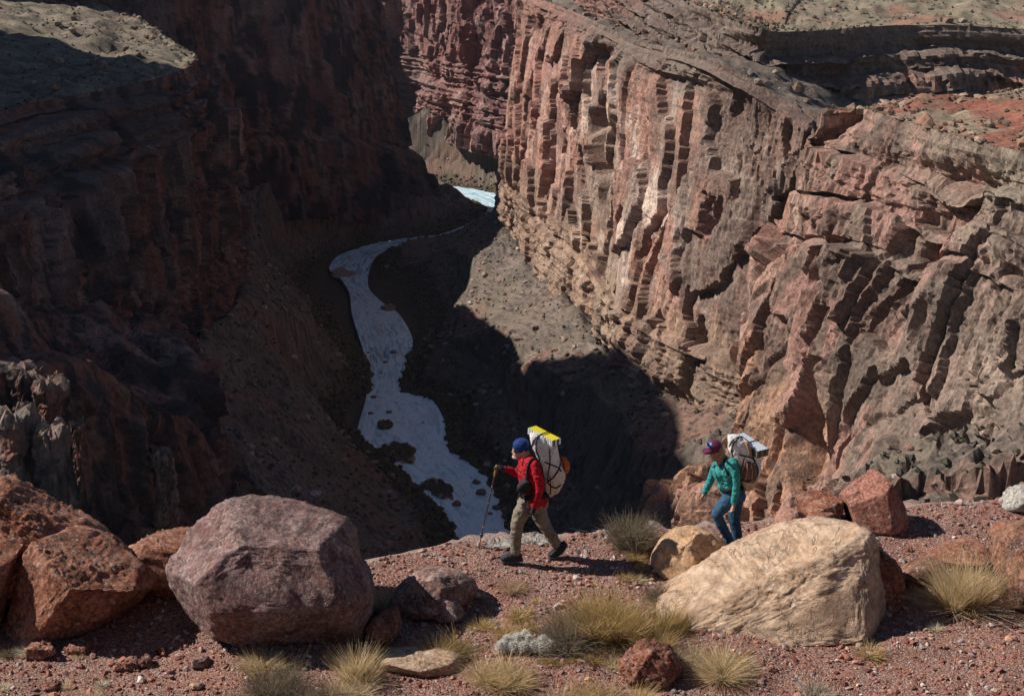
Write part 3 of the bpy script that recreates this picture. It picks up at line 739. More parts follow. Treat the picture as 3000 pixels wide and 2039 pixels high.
rg = k.noise(k.map((5, 5, 9), (2, 3, 1), (0.3, 0.5, 0)), 1, 4, 0.62, 0.5)
cn = k.noise(k.map((1.5, 1.5, 1.5), (7, 1, 3)), 1, 6, 0.6, 0.5)
vm = k.ramp(k.math('ABSOLUTE', k.math('SUBTRACT', cn, 0.5)), [(0.0, 0.0), (0.006, 1.0)])
rc = k.mix(1.0, ra, k.ramp(rf, [(0.28, 0.62), (0.5, 0.98), (0.72, 1.28)]), 'MULTIPLY')
rc = k.mix(1.0, rc, k.ramp(rg, [(0.34, 0.72), (0.5, 1.0)]), 'MULTIPLY')
rc = k.mix(1.0, rc, k.ramp(vm, [(0.0, 0.5), (1.0, 1.0)]), 'MULTIPLY')
M_SANDROCK = k.done(rc, 0.92, k.bump(k.math('ADD', k.math('MULTIPLY', rf, 0.5), k.math('ADD', rg, k.math('MULTIPLY', vm, 0.3))), 0.9, 0.03))
def rock_tone(P, base, alt, dark, light, seed, sc=1.0, dk=0.6, lt=0.4):
    c = np.repeat(np.asarray(base, np.float32)[None], len(P), 0)
    c = lerp(c, alt, sstep(-0.25, 0.25, fbm(P / (0.45 * sc), 4, seed + 1, 0.6)))
    c = lerp(c, dark, dk * sstep(0.0, 0.35, fbm(P / (0.28 * sc), 4, seed + 2, 0.65)))
    c = lerp(c, light, lt * sstep(0.08, 0.34, fbm(P / (0.13 * sc), 4, seed + 3, 0.65)))
    return np.clip(c * (1 + 0.4 * np.clip(fbm(P / (0.03 * sc), 2, seed + 4), -0.6, 0.6))[:, None], 0.01, 0.85)

def relief(P, seed, big=0.03, facet=0.010, crack=0.012, fine=0.006, bedv=None, bed=0.0, pit=0.0, flake=0.004, scoop=None, sc=1.0):
    W = P + 0.10 * sc * np.stack([fbm(P / (0.25 * sc), 3, seed + 5), fbm(P / (0.25 * sc), 3, seed + 6), fbm(P / (0.25 * sc), 3, seed + 7)], 1)
    d = big * fbm(P / (0.7 * sc), 2, seed + 8)
    f1, f2, v = worley(W / (0.36 * sc), seed + 9, 0.8)
    d += facet * v - crack * sstep(0.06, 0.0, f2 - f1)
    f1, f2, v = worley(W / (0.11 * sc), seed + 10, 1.0)
    d += 0.45 * facet * v - 0.4 * crack * sstep(0.08, 0.0, f2 - f1)
    d += flake * terrace(3.2 * fbm(W / (0.30 * sc), 4, seed + 15, 0.6), 0.8)
    d += fine * fbm(P / (0.045 * sc), 3, seed + 11, 0.7)
    if pit:
        d -= pit * sstep(0.18, 0.34, fbm(P / (0.075 * sc), 3, seed + 12, 0.6)) * sstep(-0.1, 0.2, fbm(P / 0.5, 2, seed + 16))
    if scoop is not None:
        ax, am, ln = scoop; ax = np.array(ax, np.float32); ax /= np.linalg.norm(ax)
        t = P @ ax; Q = P - 0.78 * t[:, None] * ax
        d += am * (ridged(Q / ln, 3, seed + 18) - 0.7) + 0.5 * am * terrace(2.5 * fbm(Q / ln, 2, seed + 19), 0.85)
    if bed:
        q = P @ np.asarray(bedv, np.float32) + 0.05 * fbm(P / 0.4, 2, seed + 13)
        d += bed * np.clip(3 * noise3(np.stack([q / 0.10, P[:, 0] / 1.5, P[:, 1] / 1.5], 1), seed + 14), -1, 1)
    return d

def boulder(name, label, outline, tone, depth=0.8, sub=5, base=None, seed=0, cuts=(), box=0.75, cat='boulder', group=None, rel=None, s=None, nudge=0.5, sm=True, nauto=18, trim=(0.74, 0.92), grooves=()):
    """a rock with the given outline as seen from the path, with its real depth behind and in front"""
    O = np.array(outline, float)
    cx, cy = (O[:, 0].min() + O[:, 0].max()) / 2, (O[:, 1].min() + O[:, 1].max()) / 2
    by = base or O[:, 1].max()
    bx = O[np.argmax(O[:, 1]), 0] if base is None else cx
    if s is None:
        s = float(np.dot(on_ground(min(max(bx, -200), 3200), by), FWD)) + nudge * depth
    mpp = s / FPX
    # outline in polar form around its centre
    Q = []
    for i in range(len(O)):
        a, b = O[i], O[(i + 1) % len(O)]
        for f in np.linspace(0, 1, 16, endpoint=False):
            Q.append(a * (1 - f) + b * f)
    Q = np.array(Q) - (cx, cy); Q[:, 1] *= -1
    th = np.arctan2(Q[:, 1], Q[:, 0]); rr = np.hypot(Q[:, 0], Q[:, 1]) * mpp
    order = np.argsort(th); th, rr = th[order], rr[order]
    ker = np.ones(3) / 3
    rr = np.convolve(np.concatenate([rr[-1:], rr, rr[:1]]), ker, 'valid')
    V, F = ico(sub)
    a, b, c = V[:, 0], V[:, 1], V[:, 2]
    rho = np.hypot(a, b); ang = np.arctan2(b, a)
    R = np.interp(ang, np.concatenate([th - 2 * np.pi, th, th + 2 * np.pi]), np.concatenate([rr, rr, rr]))
    rad = R * rho ** box
    u = np.cos(ang) * rad; v = np.sin(ang) * rad
    w = depth * np.sign(c) * np.abs(c) ** box
    r_ = np.random.default_rng(seed)
    pts0 = np.stack([u, v, w], 1); auto = []
    for _ in range(nauto):
        n = r_.normal(size=3); n /= np.linalg.norm(n)
        auto.append((n, float((pts0 @ n).max()) * r_.uniform(*trim)))
    for (n, off) in list(cuts) + auto:                     # flat faces, in (right, up, away) directions, offset in metres
        n = np.array(n, float); n /= np.linalg.norm(n)
        d = u * n[0] + v * n[1] + w * n[2] - off
        m = np.clip(d, 0, None) * 0.93
        u = u - m * n[0]; v = v - m * n[1]; w = w - m * n[2]
    C = at_s(cx, cy, s)
    Wp = C[None] + u[:, None] * RIGHT + v[:, None] * UP + w[:, None] * FWD
    P = Wp.astype(np.float32)
    # normals of the plain shape
    t = P[F]; fn = np.cross(t[:, 1] - t[:, 0], t[:, 2] - t[:, 0])
    N = np.zeros_like(P)
    for j in range(3): np.add.at(N, F[:, j], fn)
    N /= np.linalg.norm(N, axis=1)[:, None] + 1e-9
    d = relief(P, seed, **(rel or {}))
    if grooves:
        zf = P @ FWD; qx = 1500 + (P @ RIGHT) / zf * FPX; qy = 1019.5 - (P @ UP) / zf * FPX
        qx = qx + 9 * fbm(P / 0.12, 2, seed + 21); qy = qy + 9 * fbm(P / 0.12, 2, seed + 22)
        front = sstep(0.05, 0.3, -(N @ FWD))
        for (x0, y0, x1, y1, gd, gw) in grooves:
            ex_, ey_ = x1 - x0, y1 - y0; tt = np.clip(((qx - x0) * ex_ + (qy - y0) * ey_) / (ex_ ** 2 + ey_ ** 2), 0, 1)
            dd = np.hypot(qx - x0 - tt * ex_, qy - y0 - tt * ey_)
            d = d - front * gd * np.exp(-(dd / gw) ** 2) * (0.35 + 0.65 * np.sin(np.pi * np.clip(tt, 0.02, 0.98)))
    P2 = P + N * d[:, None]
    # origin at the foot of the rock
    foot = np.array((C[0], C[1] - 0.3 * depth, 0)); foot[2] = gz(foot[0], foot[1])
    me = mesh_np(name, P2 - foot, F, [M_SANDROCK if tone in (SAND, SAND2) else M_ROCK], smooth=sm, col=tone(P2, seed))
    o = link(name, me, None, label, cat, group)
    o.location = foot
    return o

PURP = lambda P, sd: rock_tone(P, (0.195, 0.10, 0.085), (0.235, 0.14, 0.125), (0.085, 0.052, 0.046), (0.34, 0.26, 0.23), sd, 1.3, 0.6, 0.35)
REDR = lambda P, sd: rock_tone(P, (0.27, 0.098, 0.052), (0.32, 0.135, 0.078), (0.14, 0.055, 0.035), (0.40, 0.24, 0.18), sd, 1.0, 0.6, 0.4)
DRED = lambda P, sd: rock_tone(P, (0.23, 0.085, 0.05), (0.27, 0.11, 0.07), (0.12, 0.05, 0.035), (0.34, 0.17, 0.12), sd, 0.7, 0.6, 0.3)
SAND = lambda P, sd: rock_tone(P, (0.46, 0.30, 0.19), (0.52, 0.36, 0.245), (0.27, 0.16, 0.10), (0.58, 0.44, 0.32), sd, 0.8, 0.55, 0.45)
SAND2 = lambda P, sd: rock_tone(P, (0.47, 0.28, 0.155), (0.52, 0.33, 0.19), (0.28, 0.15, 0.085), (0.55, 0.38, 0.24), sd, 1.0, 0.4, 0.25)
PALE = lambda P, sd: rock_tone(P, (0.30, 0.25, 0.21), (0.35, 0.30, 0.26), (0.18, 0.14, 0.115), (0.44, 0.40, 0.36), sd, 0.7, 0.5, 0.4)
PINK = lambda P, sd: rock_tone(P, (0.30, 0.17, 0.15), (0.36, 0.24, 0.21), (0.15, 0.09, 0.08), (0.48, 0.37, 0.33), sd, 0.8, 0.5, 0.4)
BROWN = lambda P, sd: rock_tone(P, (0.22, 0.095, 0.055), (0.26, 0.125, 0.075), (0.08, 0.042, 0.035), (0.34, 0.2, 0.13), sd, 1.0, 0.85, 0.3)
DARKR = lambda P, sd: rock_tone(P, (0.24, 0.13, 0.10), (0.29, 0.17, 0.14), (0.10, 0.065, 0.055), (0.42, 0.32, 0.27), sd, 1.0, 0.7, 0.4)

boulder('boulder', 'big rounded purple-grey boulder flecked with pale lichen, left of the path',
    [(505, 1700), (512, 1630), (545, 1560), (590, 1510), (650, 1474), (720, 1459), (790, 1461), (870, 1474), (950, 1500), (1005, 1530), (1032, 1565), (1038, 1610), (1050, 1655), (1082, 1690), (1092, 1740), (1084, 1800), (1072, 1850), (1040, 1890), (960, 1915), (880, 1910), (800, 1890), (720, 1875), (640, 1850), (580, 1810), (530, 1760)],
    PURP, 1.05, 6, None, 11, (((-0.75, -0.35, -0.55), 0.98), ((0.1, -0.70, -0.72), 0.80), ((0.08, 0.93, -0.36), 0.66), ((-0.5, 0.72, -0.48), 0.80), ((0.05, 0.22, -0.97), 0.82), ((0.75, 0.5, -0.43), 0.95)), 0.6, nauto=4, trim=(0.88, 0.95), grooves=((520, 1640, 535, 1760, 0.06, 9), (760, 1560, 800, 1640, 0.02, 6), (860, 1590, 930, 1600, 0.03, 7), (600, 1700, 720, 1730, 0.02, 6), (900, 1700, 1000, 1720, 0.02, 6), (640, 1560, 700, 1600, 0.015, 5), (830, 1780, 980, 1800, 0.03, 8)), rel=dict(big=0.042, facet=0.007, crack=0.012, fine=0.006, flake=0.009))
boulder('boulder', 'rust-red wedge-shaped boulder with an undercut right tip at left edge',
    [(10, 1840), (40, 1760), (78, 1670), (110, 1592), (150, 1548), (230, 1556), (310, 1585), (400, 1636), (482, 1688), (474, 1712), (410, 1760), (330, 1815), (240, 1855), (140, 1890), (60, 1895), (15, 1880)],
    REDR, 0.95, 6, None, 23, (((0.35, -0.6, -0.7), 0.52), ((-0.6, 0.1, -0.8), 0.60), ((0.35, 0.85, -0.4), 0.44)), 0.62, rel=dict(big=0.048, facet=0.009, crack=0.012, fine=0.010, pit=0.02))
boulder('boulder', 'long rust-red slab leaning behind the wedge-shaped boulder at left edge',
    [(-260, 1520), (-140, 1420), (-40, 1404), (20, 1410), (80, 1444), (170, 1492), (270, 1536), (330, 1585), (350, 1640), (250, 1700), (100, 1740), (-100, 1780), (-240, 1700)],
    REDR, 0.9, 6, None, 31, (((0.45, 0.85, -0.3), 0.62), ((0.0, 0.2, -1.0), 0.62)), 0.62, s=17.1, rel=dict(big=0.036, facet=0.011, crack=0.03, fine=0.012, pit=0.03))
boulder('boulder', 'shaded rust-red block beside the dark gap at the left picture edge',
    [(-220, 1620), (-80, 1575), (30, 1560), (92, 1590), (60, 1680), (25, 1770), (-20, 1850), (-120, 1890), (-220, 1860)],
    REDR, 0.6, 5, None, 37, (((0.3, 0.8, -0.5), 0.55),), 0.6, rel=dict(big=0.030, facet=0.009))
boulder('boulder', 'low red ledge rock between the rust-red wedge and the purple boulder',
    [(330, 1640), (380, 1600), (450, 1570), (520, 1555), (600, 1570), (620, 1680), (560, 1740), (420, 1730), (340, 1690)],
    REDR, 0.5, 5, None, 41, (), 0.6, s=17.4, rel=dict(big=0.030, facet=0.012, crack=0.03, bedv=(0.1, 0.1, 1.0), bed=0.03))
boulder('boulder', 'pinkish grey boulder with a dark right end, behind the small pink rock',
    [(1112, 1770), (1130, 1735), (1180, 1700), (1240, 1675), (1300, 1670), (1350, 1682), (1388, 1705), (1396, 1740), (1385, 1775), (1350, 1795), (1290, 1800), (1220, 1810), (1160, 1800)],
    DARKR, 0.5, 5, None, 43, (((-0.3, 0.3, -0.9), 0.36), ((0.7, -0.1, -0.7), 0.42)), 0.65, rel=dict(big=0.024, facet=0.006, crack=0.02))
boulder('boulder', 'small pink rock leaning on the pinkish grey boulder with a dark end',
    [(1266, 1800), (1268, 1755), (1285, 1738), (1320, 1745), (1350, 1765), (1365, 1790), (1360, 1815), (1310, 1825), (1275, 1822)],
    PINK, 0.26, 4, None, 47, (((-0.2, 0.2, -1), 0.2),), 0.6, rel=dict(big=0.018, facet=0.006, sc=0.6))
boulder('boulder', 'dark shaded rock tucked at the right foot of the purple boulder',
    [(1072, 1850), (1085, 1815), (1120, 1795), (1160, 1782), (1178, 1800), (1172, 1850), (1140, 1885), (1090, 1890)],
    DRED, 0.3, 4, None, 53, (), 0.55, rel=dict(big=0.018, facet=0.009, sc=0.6))
boulder('sandstone_slab', 'flat buff sandstone slab lying in the gravel near bottom centre',
    [(1092, 1935), (1110, 1918), (1150, 1908), (1200, 1906), (1260, 1902), (1330, 1905), (1376, 1925), (1372, 1950), (1330, 1962), (1250, 1968), (1170, 1962), (1120, 1955)],
    SAND, 0.42, 5, None, 59, (((0, 0.9, -0.45), 0.14),), 0.55, cat='rock slab', rel=dict(big=0.018, facet=0.004, crack=0.006))
boulder('boulder', 'tan sandstone boulder left of the largest slab, at the walker\'s feet',
    [(1896, 1665), (1905, 1625), (1935, 1585), (1985, 1553), (2030, 1546), (2080, 1562), (2120, 1585), (2140, 1620), (2110, 1655), (2040, 1680), (1970, 1695), (1915, 1692)],
    SAND2, 0.55, 5, None, 61, (((0.5, 0.3, -0.8), 0.36), ((-0.9, 0.1, -0.3), 0.48), ((-0.35, 0.75, -0.55), 0.36), ((0.55, 0.75, -0.3), 0.40), ((-0.5, 0.0, -0.87), 0.40)), 0.55, rel=dict(scoop=((0.6, 0.2, 0.7), 0.02, 0.3), big=0.030, facet=0.004, crack=0.008))
boulder('boulder', 'largest buff sandstone boulder with a pitted crest, right of centre',
    [(1918, 1790), (1935, 1755), (2000, 1710), (2080, 1660), (2160, 1612), (2240, 1575), (2330, 1545), (2420, 1528), (2500, 1533), (2545, 1560), (2580, 1620), (2600, 1680), (2620, 1760), (2612, 1820), (2540, 1850), (2440, 1865), (2320, 1875), (2200, 1885), (2080, 1885), (2000, 1875), (1930, 1845)],
    SAND, 1.0, 6, 1850, 67, (((-0.40, 0.86, -0.5), 0.30), ((-0.22, 0.40, -0.89), 0.44), ((0.85, 0.05, -0.55), 1.10), ((0.1, 0.3, -0.95), 0.62)), 0.5, nauto=0, grooves=((2130, 1672, 2161, 1651, 0.045, 7), (2179, 1687, 2200, 1672, 0.045, 7), (2223, 1724, 2238, 1687, 0.045, 7), (2254, 1729, 2295, 1682, 0.045, 7), (2303, 1695, 2321, 1675, 0.045, 7), (2337, 1724, 2383, 1672, 0.045, 7), (2037, 1796, 2078, 1775, 0.045, 7), (2094, 1829, 2192, 1773, 0.045, 7), (2295, 1734, 2321, 1744, 0.045, 7), (2089, 1718, 2104, 1703, 0.045, 7), (1980, 1731, 1996, 1718, 0.045, 7), (2182, 1708, 2213, 1718, 0.045, 7)), rel=dict(big=0.036, facet=0.004, crack=0.012, fine=0.005, pit=0.014, scoop=((0.75, 0.25, 0.6), 0.010, 0.22), flake=0.007))
boulder('boulder', 'dark pitted red rock propped behind the largest sandstone boulder\'s right end',
    [(2530, 1580), (2560, 1575), (2600, 1610), (2625, 1680), (2640, 1740), (2620, 1785), (2560, 1790), (2530, 1740)],
    DRED, 0.4, 4, None, 71, (), 0.65, rel=dict(big=0.030, facet=0.012, pit=0.04))
boulder('boulder', 'low sandstone rock half buried in front of the largest sandstone boulder',
    [(2212, 1838), (2250, 1808), (2310, 1794), (2370, 1798), (2425, 1815), (2430, 1835), (2360, 1845), (2280, 1852), (2220, 1856)],
    SAND, 0.3, 4, None, 73, (((0, 0.9, -0.4), 0.1),), 0.6, rel=dict(big=0.015, facet=0.003, crack=0.004))
boulder('boulder', 'small rounded sandstone lump at the front right of the largest boulder',
    [(2392, 1796), (2410, 1776), (2450, 1765), (2485, 1762), (2500, 1782), (2492, 1800), (2440, 1808)],
    SAND2, 0.2, 4, None, 79, (), 0.7, rel=dict(big=0.012, facet=0.002, crack=0.003))
boulder('boulder', 'tall pointed brick-red boulder on the bench at right',
    [(2462, 1440), (2470, 1428), (2520, 1395), (2568, 1372), (2585, 1385), (2610, 1430), (2640, 1475), (2656, 1520), (2652, 1550), (2600, 1562), (2530, 1558), (2480, 1540), (2464, 1490)],
    lambda P, sd: rock_tone(P, (0.30, 0.115, 0.075), (0.34, 0.14, 0.095), (0.20, 0.08, 0.055), (0.38, 0.19, 0.14), sd, 1.2, 0.35, 0.25),
    0.42, 5, None, 83, (((-0.45, 0.75, -0.5), 0.22), ((0.55, 0.1, -0.8), 0.34), ((-0.25, -0.05, -0.95), 0.30)), 0.5, rel=dict(big=0.018, facet=0.003, crack=0.004))
boulder('boulder', 'flat-topped red boulder left of the tall pointed brick-red one',
    [(2330, 1478), (2345, 1455), (2385, 1438), (2430, 1440), (2462, 1462), (2478, 1490), (2470, 1525), (2420, 1535), (2360, 1520), (2335, 1500)],
    REDR, 0.38, 5, None, 89, (((-0.2, 0.85, -0.5), 0.16),), 0.6, s=19.3, rel=dict(big=0.018, facet=0.004, crack=0.006))
boulder('boulder', 'pink-red rounded boulder, leftmost of the red group at right',
    [(2266, 1545), (2272, 1515), (2290, 1494), (2330, 1489), (2358, 1500), (2362, 1530), (2350, 1560), (2300, 1570), (2270, 1565)],
    lambda P, sd: rock_tone(P, (0.38, 0.18, 0.13), (0.43, 0.22, 0.16), (0.26, 0.12, 0.08), (0.46, 0.28, 0.2), sd, 1.0, 0.3, 0.25),
    0.26, 4, None, 97, (), 0.6, rel=dict(big=0.015, facet=0.003, crack=0.004))
boulder('boulder', 'low shaded red boulder in front of the flat-topped red one',
    [(2350, 1535), (2356, 1508), (2395, 1496), (2440, 1502), (2462, 1522), (2460, 1550), (2400, 1560), (2358, 1556)],
    REDR, 0.24, 4, None, 101, (), 0.6, rel=dict(big=0.012, facet=0.003))
boulder('boulder', 'crumbling dark rust-red lump with a deep crack, bottom right of centre',
    [(1806, 1945), (1822, 1925), (1862, 1912), (1868, 1882), (1890, 1876), (1930, 1888), (1965, 1905), (1985, 1940), (2004, 1962), (1996, 1985), (1960, 2000), (1900, 2010), (1850, 2008), (1815, 1985)],
    DRED, 0.34, 5, None, 103, (), 0.6, grooves=((1888, 1884, 1945, 1965, 0.10, 6), (1820, 1960, 1860, 1950, 0.03, 7)), rel=dict(big=0.030, facet=0.012, crack=0.03, fine=0.015, pit=0.02, sc=0.6))
boulder('boulder', 'brown varnished boulder cut by the right picture edge',
    [(2908, 1720), (2915, 1640), (2930, 1580), (2975, 1540), (3060, 1510), (3200, 1520), (3260, 1640), (3220, 1760), (3080, 1795), (2980, 1790), (2930, 1770)],
    BROWN, 0.7, 5, None, 107, (((-0.6, 0.6, -0.5), 0.55),), 0.62, rel=dict(big=0.030, facet=0.011, crack=0.02))
boulder('boulder', 'low rust-red ledge rock between largest sandstone boulder and pale grass clump',
    [(2620, 1690), (2640, 1660), (2690, 1642), (2740, 1640), (2780, 1655), (2775, 1690), (2720, 1710), (2650, 1718)],
    BROWN, 0.35, 4, None, 109, (), 0.6, rel=dict(big=0.024, facet=0.009, bedv=(-0.2, 0.1, 1), bed=0.02))
boulder('boulder', 'flat red outcrop in the gravel behind the pale grass clump',
    [(2700, 1640), (2740, 1610), (2800, 1590), (2860, 1580), (2900, 1600), (2915, 1630), (2850, 1650), (2760, 1660)],
    REDR, 0.5, 4, None, 113, (((0, 0.9, -0.4), 0.10),), 0.6, rel=dict(big=0.018, facet=0.008))
boulder('boulder', 'red rock leaning at the back left of the brown varnished boulder',
    [(2895, 1570), (2910, 1540), (2950, 1525), (2990, 1530), (2990, 1570), (2940, 1590)],
    REDR, 0.2, 4, None, 127, (), 0.55, rel=dict(big=0.012, facet=0.006))
boulder('boulder', 'knobbly white rock on the bench rim at the right picture edge',
    [(2926, 1490), (2945, 1465), (2960, 1440), (2990, 1426), (3060, 1420), (3110, 1450), (3100, 1495), (3010, 1500)],
    lambda P, sd: rock_tone(P, (0.38, 0.34, 0.29), (0.44, 0.40, 0.35), (0.22, 0.18, 0.15), (0.54, 0.50, 0.45), sd, 0.7, 0.4, 0.4),
    0.4, 5, None, 131, (), 0.62, rel=dict(big=0.036, facet=0.012, crack=0.03))
LEDGE = [(1372, 1604, 84, 16, 0), (1450, 1592, 130, 18, 1), (1560, 1578, 140, 15, 2), (1690, 1573, 80, 12, 3), (1790, 1568, 90, 14, 4), (1280, 1616, 100, 12, 5)]
LTXT = ['where the trekking pole touches', 'left of the red-jacketed walker', 'between the red-jacketed walker\'s feet', 'right of the red-jacketed walker\'s rear shoe', 'under the broom bush, left side', 'just left of the trekking pole tip', 'halfway from purple boulder to trekking pole', 'nearest the purple boulder', 'under the front knee of the red-jacketed walker', 'just in front of the pole tip', 'at the right foot of the broom bush']
for (cx, cy, w, h, q) in LEDGE:
    rnd = random.Random(300 + q)
    ol = []
    for j in range(12):
        a = -2 * math.pi * j / 12
        ol.append((cx + 0.5 * w * math.cos(a) * rnd.uniform(0.85, 1.15), cy + 0.5 * h * math.sin(a) * rnd.uniform(0.8, 1.2)))
    boulder('rim_rock', 'pale grey rim rock on the bench edge ' + LTXT[q], ol, PALE, 0.30, 4, None, 140 + q, (((0, 0.95, -0.3), h * 0.0016),), 0.55, 'rock', 'pale rocks along the rim',
            dict(big=0.02, facet=0.015, crack=0.02, sc=0.6, bedv=(0, 0.1, 1), bed=0.015))
SLABS = [(120, 1905, 100, 52, 'tilted flat red slab in front of the rust-red wedge boulder'), (235, 1892, 90, 40, 'flat red slab right of the tilted one at left'), (385, 1945, 60, 34, 'left half of the broken red stone pair at lower left'), (425, 1938, 46, 30, 'right half of the broken red stone pair at lower left'), (355, 1955, 40, 22, 'small dark red stone beside the broken stone pair'), (582, 1940, 66, 34, 'angular dusky red stone below the purple boulder'), (470, 1910, 36, 22, 'orange-red stone left of the angular dusky one'), (150, 2010, 48, 28, 'rounded red stone at the bottom left corner'), (575, 2008, 28, 16, 'buff stone at bottom left of the green bush'), (1690, 1886, 36, 14, 'orange chip of stone right of the white cactus'), (2370, 1815, 22, 22, 'dusky cobble lying on the half-buried sandstone'), (2870, 1785, 26, 18, 'grey stone at the foot of the pale grass clump'), (2760, 1893, 34, 12, 'flat orange chip on the gravel at right'), (2260, 1960, 32, 16, 'red chip at right of the tall dry grass')]
for q, (cx, cy, w, h, lab) in enumerate(SLABS):
    rnd = random.Random(400 + q)
    ol = [(cx + 0.5 * w * math.cos(-a) * rnd.uniform(0.8, 1.15), cy + 0.5 * h * math.sin(-a) * rnd.uniform(0.8, 1.15)) for a in np.linspace(0, 2 * math.pi, 10, endpoint=False)]
    tn = (REDR, REDR, DRED, DRED, DRED, DARKR, REDR, DRED, SAND, REDR, PURP, PALE, REDR, REDR)[q]
    boulder('stone', lab, ol, tn, w * 0.0016, 4, None, 170 + q, (((0, 0.95, -0.3), h * 0.0014),), 0.5, 'stone', None, dict(big=0.015, facet=0.02, crack=0.008, fine=0.004, sc=0.4))

# ---------------------------------------------------------------- gravel and loose stones
rng = np.random.default_rng(5)
def scatter_ground(n, px0=-60, px1=3060, py0=1470, py1=2060):
    """even spread over the part of the bench the picture shows"""
    x = rng.uniform(-8.5, 8.5, n * 3); y = rng.uniform(12.4, 20.5, n * 3)
    e = edge_y(x)
    keep = (y < e + 0.05) & (np.abs(x) < 0.375 * np.hypot(y, 8.2) + 0.2)
    x, y = x[keep][:n], y[keep][:n]
    return x, y, ground_z(x, y)
STONE_COL = np.array([(0.27, 0.105, 0.07), (0.20, 0.08, 0.058), (0.32, 0.16, 0.12), (0.24, 0.125, 0.10), (0.36, 0.26, 0.22), (0.46, 0.37, 0.31), (0.29, 0.25, 0.24), (0.40, 0.21, 0.12), (0.15, 0.07, 0.055)], np.float32)
def stone_mesh(seed, sub):
    V, F = ico(sub); r = np.random.default_rng(seed)
    V = V * (1 + 0.45 * fbm(V * 0.9 + seed * 3.1, 2, seed))[:, None]
    for _ in range(5):
        n = r.normal(size=3); n /= np.linalg.norm(n)
        d = V @ n - r.uniform(0.45, 0.8); V = V - np.clip(d, 0, None)[:, None] * n
    return (V * np.array((1.0, r.uniform(0.6, 0.95), r.uniform(0.4, 0.7)))).astype(np.float32), F
def pebbles(name, n, lo, hi, sub, label, base=None):
    if base is None:
        x, y, z = scatter_ground(n)
    else:
        x, y, z = base
    n = len(x)
    size = lo * (hi / lo) ** (rng.random(n) ** 2.2)
    ang = rng.uniform(0, 2 * np.pi, n); ca, sa = np.cos(ang), np.sin(ang)
    tl = rng.normal(0, 0.3, (n, 2))
    col = STONE_COL[rng.choice(len(STONE_COL), n, p=(0.2, 0.16, 0.17, 0.14, 0.1, 0.06, 0.07, 0.04, 0.06))] * rng.uniform(0.85, 1.4, (n, 1))
    VV, FF, CC = [], [], []; base_i = 0
    var = [stone_mesh(900 + q, sub) for q in range(10)]
    pick = rng.integers(0, 10, n)
    for q in range(10):
        m = np.where(pick == q)[0]; V, F = var[q]; k = len(V)
        s = size[m][:, None]
        X = V[None, :, 0] * s; Yv = V[None, :, 1] * s; Z = V[None, :, 2] * s
        Z = Z + X * tl[m, 0:1] + Yv * tl[m, 1:2]
        c_, s_ = ca[m][:, None], sa[m][:, None]
        W = np.stack([X * c_ - Yv * s_ + x[m][:, None], X * s_ + Yv * c_ + y[m][:, None], Z + z[m][:, None] + 0.2 * s], -1).reshape(-1, 3)
        VV.append(W); FF.append((F[None] + (np.arange(len(m)) * k)[:, None, None]).reshape(-1, 3) + base_i)
        CC.append(np.repeat(col[m], k, 0)); base_i += len(W)
    me = mesh_np(name, np.vstack(VV), np.vstack(FF), [M_PEB], col=np.vstack(CC))
    return link(name, me, None, label, 'gravel', None, 'stuff')
M_PEB = tone_mat('gravel_stone', 60.0, 0.3, 0.9, 0.004, 0.8, 1.15)
ICO[0] = octa()
pebbles('gravel', 32000, 0.008, 0.026, 0, 'fine red and grey gravel covering the whole bench')
pebbles('coarse_gravel', 7500, 0.016, 0.055, 1, 'coarser red, pink and pale stones mixed through the gravel')
sv = []
CN = ['brick-red', 'dark red', 'pinkish red', 'dusky brown', 'pinkish grey', 'pale buff', 'grey', 'orange']
for q in range(8):
    V, F = stone_mesh(950 + q, 2)
    for cix in range(4):
        ci = (q * 3 + cix * 2) % 8; c = STONE_COL[ci]
        sv.append((mesh_np('stone', V, F, [M_PEB], col=np.repeat((c * (1.0 + 0.1 * cix))[None], len(V), 0)), CN[ci]))
MARKS = [(800, 1900, 'in front of the purple boulder'), (250, 1900, 'below the rust-red wedge boulder'), (250, 2020, 'in the bottom left corner'), (620, 1990, 'left of the grey-green bottom bush'), (1250, 1690, 'behind the pinkish grey boulder'), (1500, 1650, 'under the walker in red'), (1700, 1700, 'on the open path right of the walker in red'), (1440, 1780, 'right of the small pink rock'), (1250, 1990, 'in front of the flat buff slab'), (1500, 1920, 'around the white cactus'), (1750, 1960, 'left of the dark rust-red lump'), (2060, 2020, 'right of the dark rust-red lump'), (2330, 1880, 'in front of the largest sandstone boulder'), (2450, 1980, 'around the lone ochre tuft'), (2750, 1860, 'in front of the pale grass clump'), (2800, 1980, 'in the bottom right corner'), (2750, 1540, 'right of the tall pointed boulder'), (2680, 1600, 'behind the low rust-red ledge rock'), (1000, 1700, 'behind the purple boulder'), (2200, 1590, 'around the feet of the walker in teal'), (1850, 1630, 'below the broom bush')]
MP = np.array([on_ground(a, b)[:2] for a, b, _ in MARKS])
x, y, z = scatter_ground(280)
for q in range(len(x)):
    me_, cn_ = sv[int(rng.integers(0, len(sv)))]
    sz = 0.035 + 0.05 * rng.random() ** 2.5
    near = MARKS[int(np.argmin(np.hypot(MP[:, 0] - x[q], MP[:, 1] - y[q])))][2]
    o = link('loose_stone', me_, None, ('small ' if sz < 0.05 else 'fist-sized ') + cn_ + ' loose stone ' + near, 'stone', 'loose stones scattered over the gravel')
    o.location = (x[q], y[q], z[q] + 0.15 * sz); o.rotation_euler = (rng.normal(0, 0.2), rng.normal(0, 0.2), rng.uniform(0, 6.28)); o.scale = (sz, sz, sz)
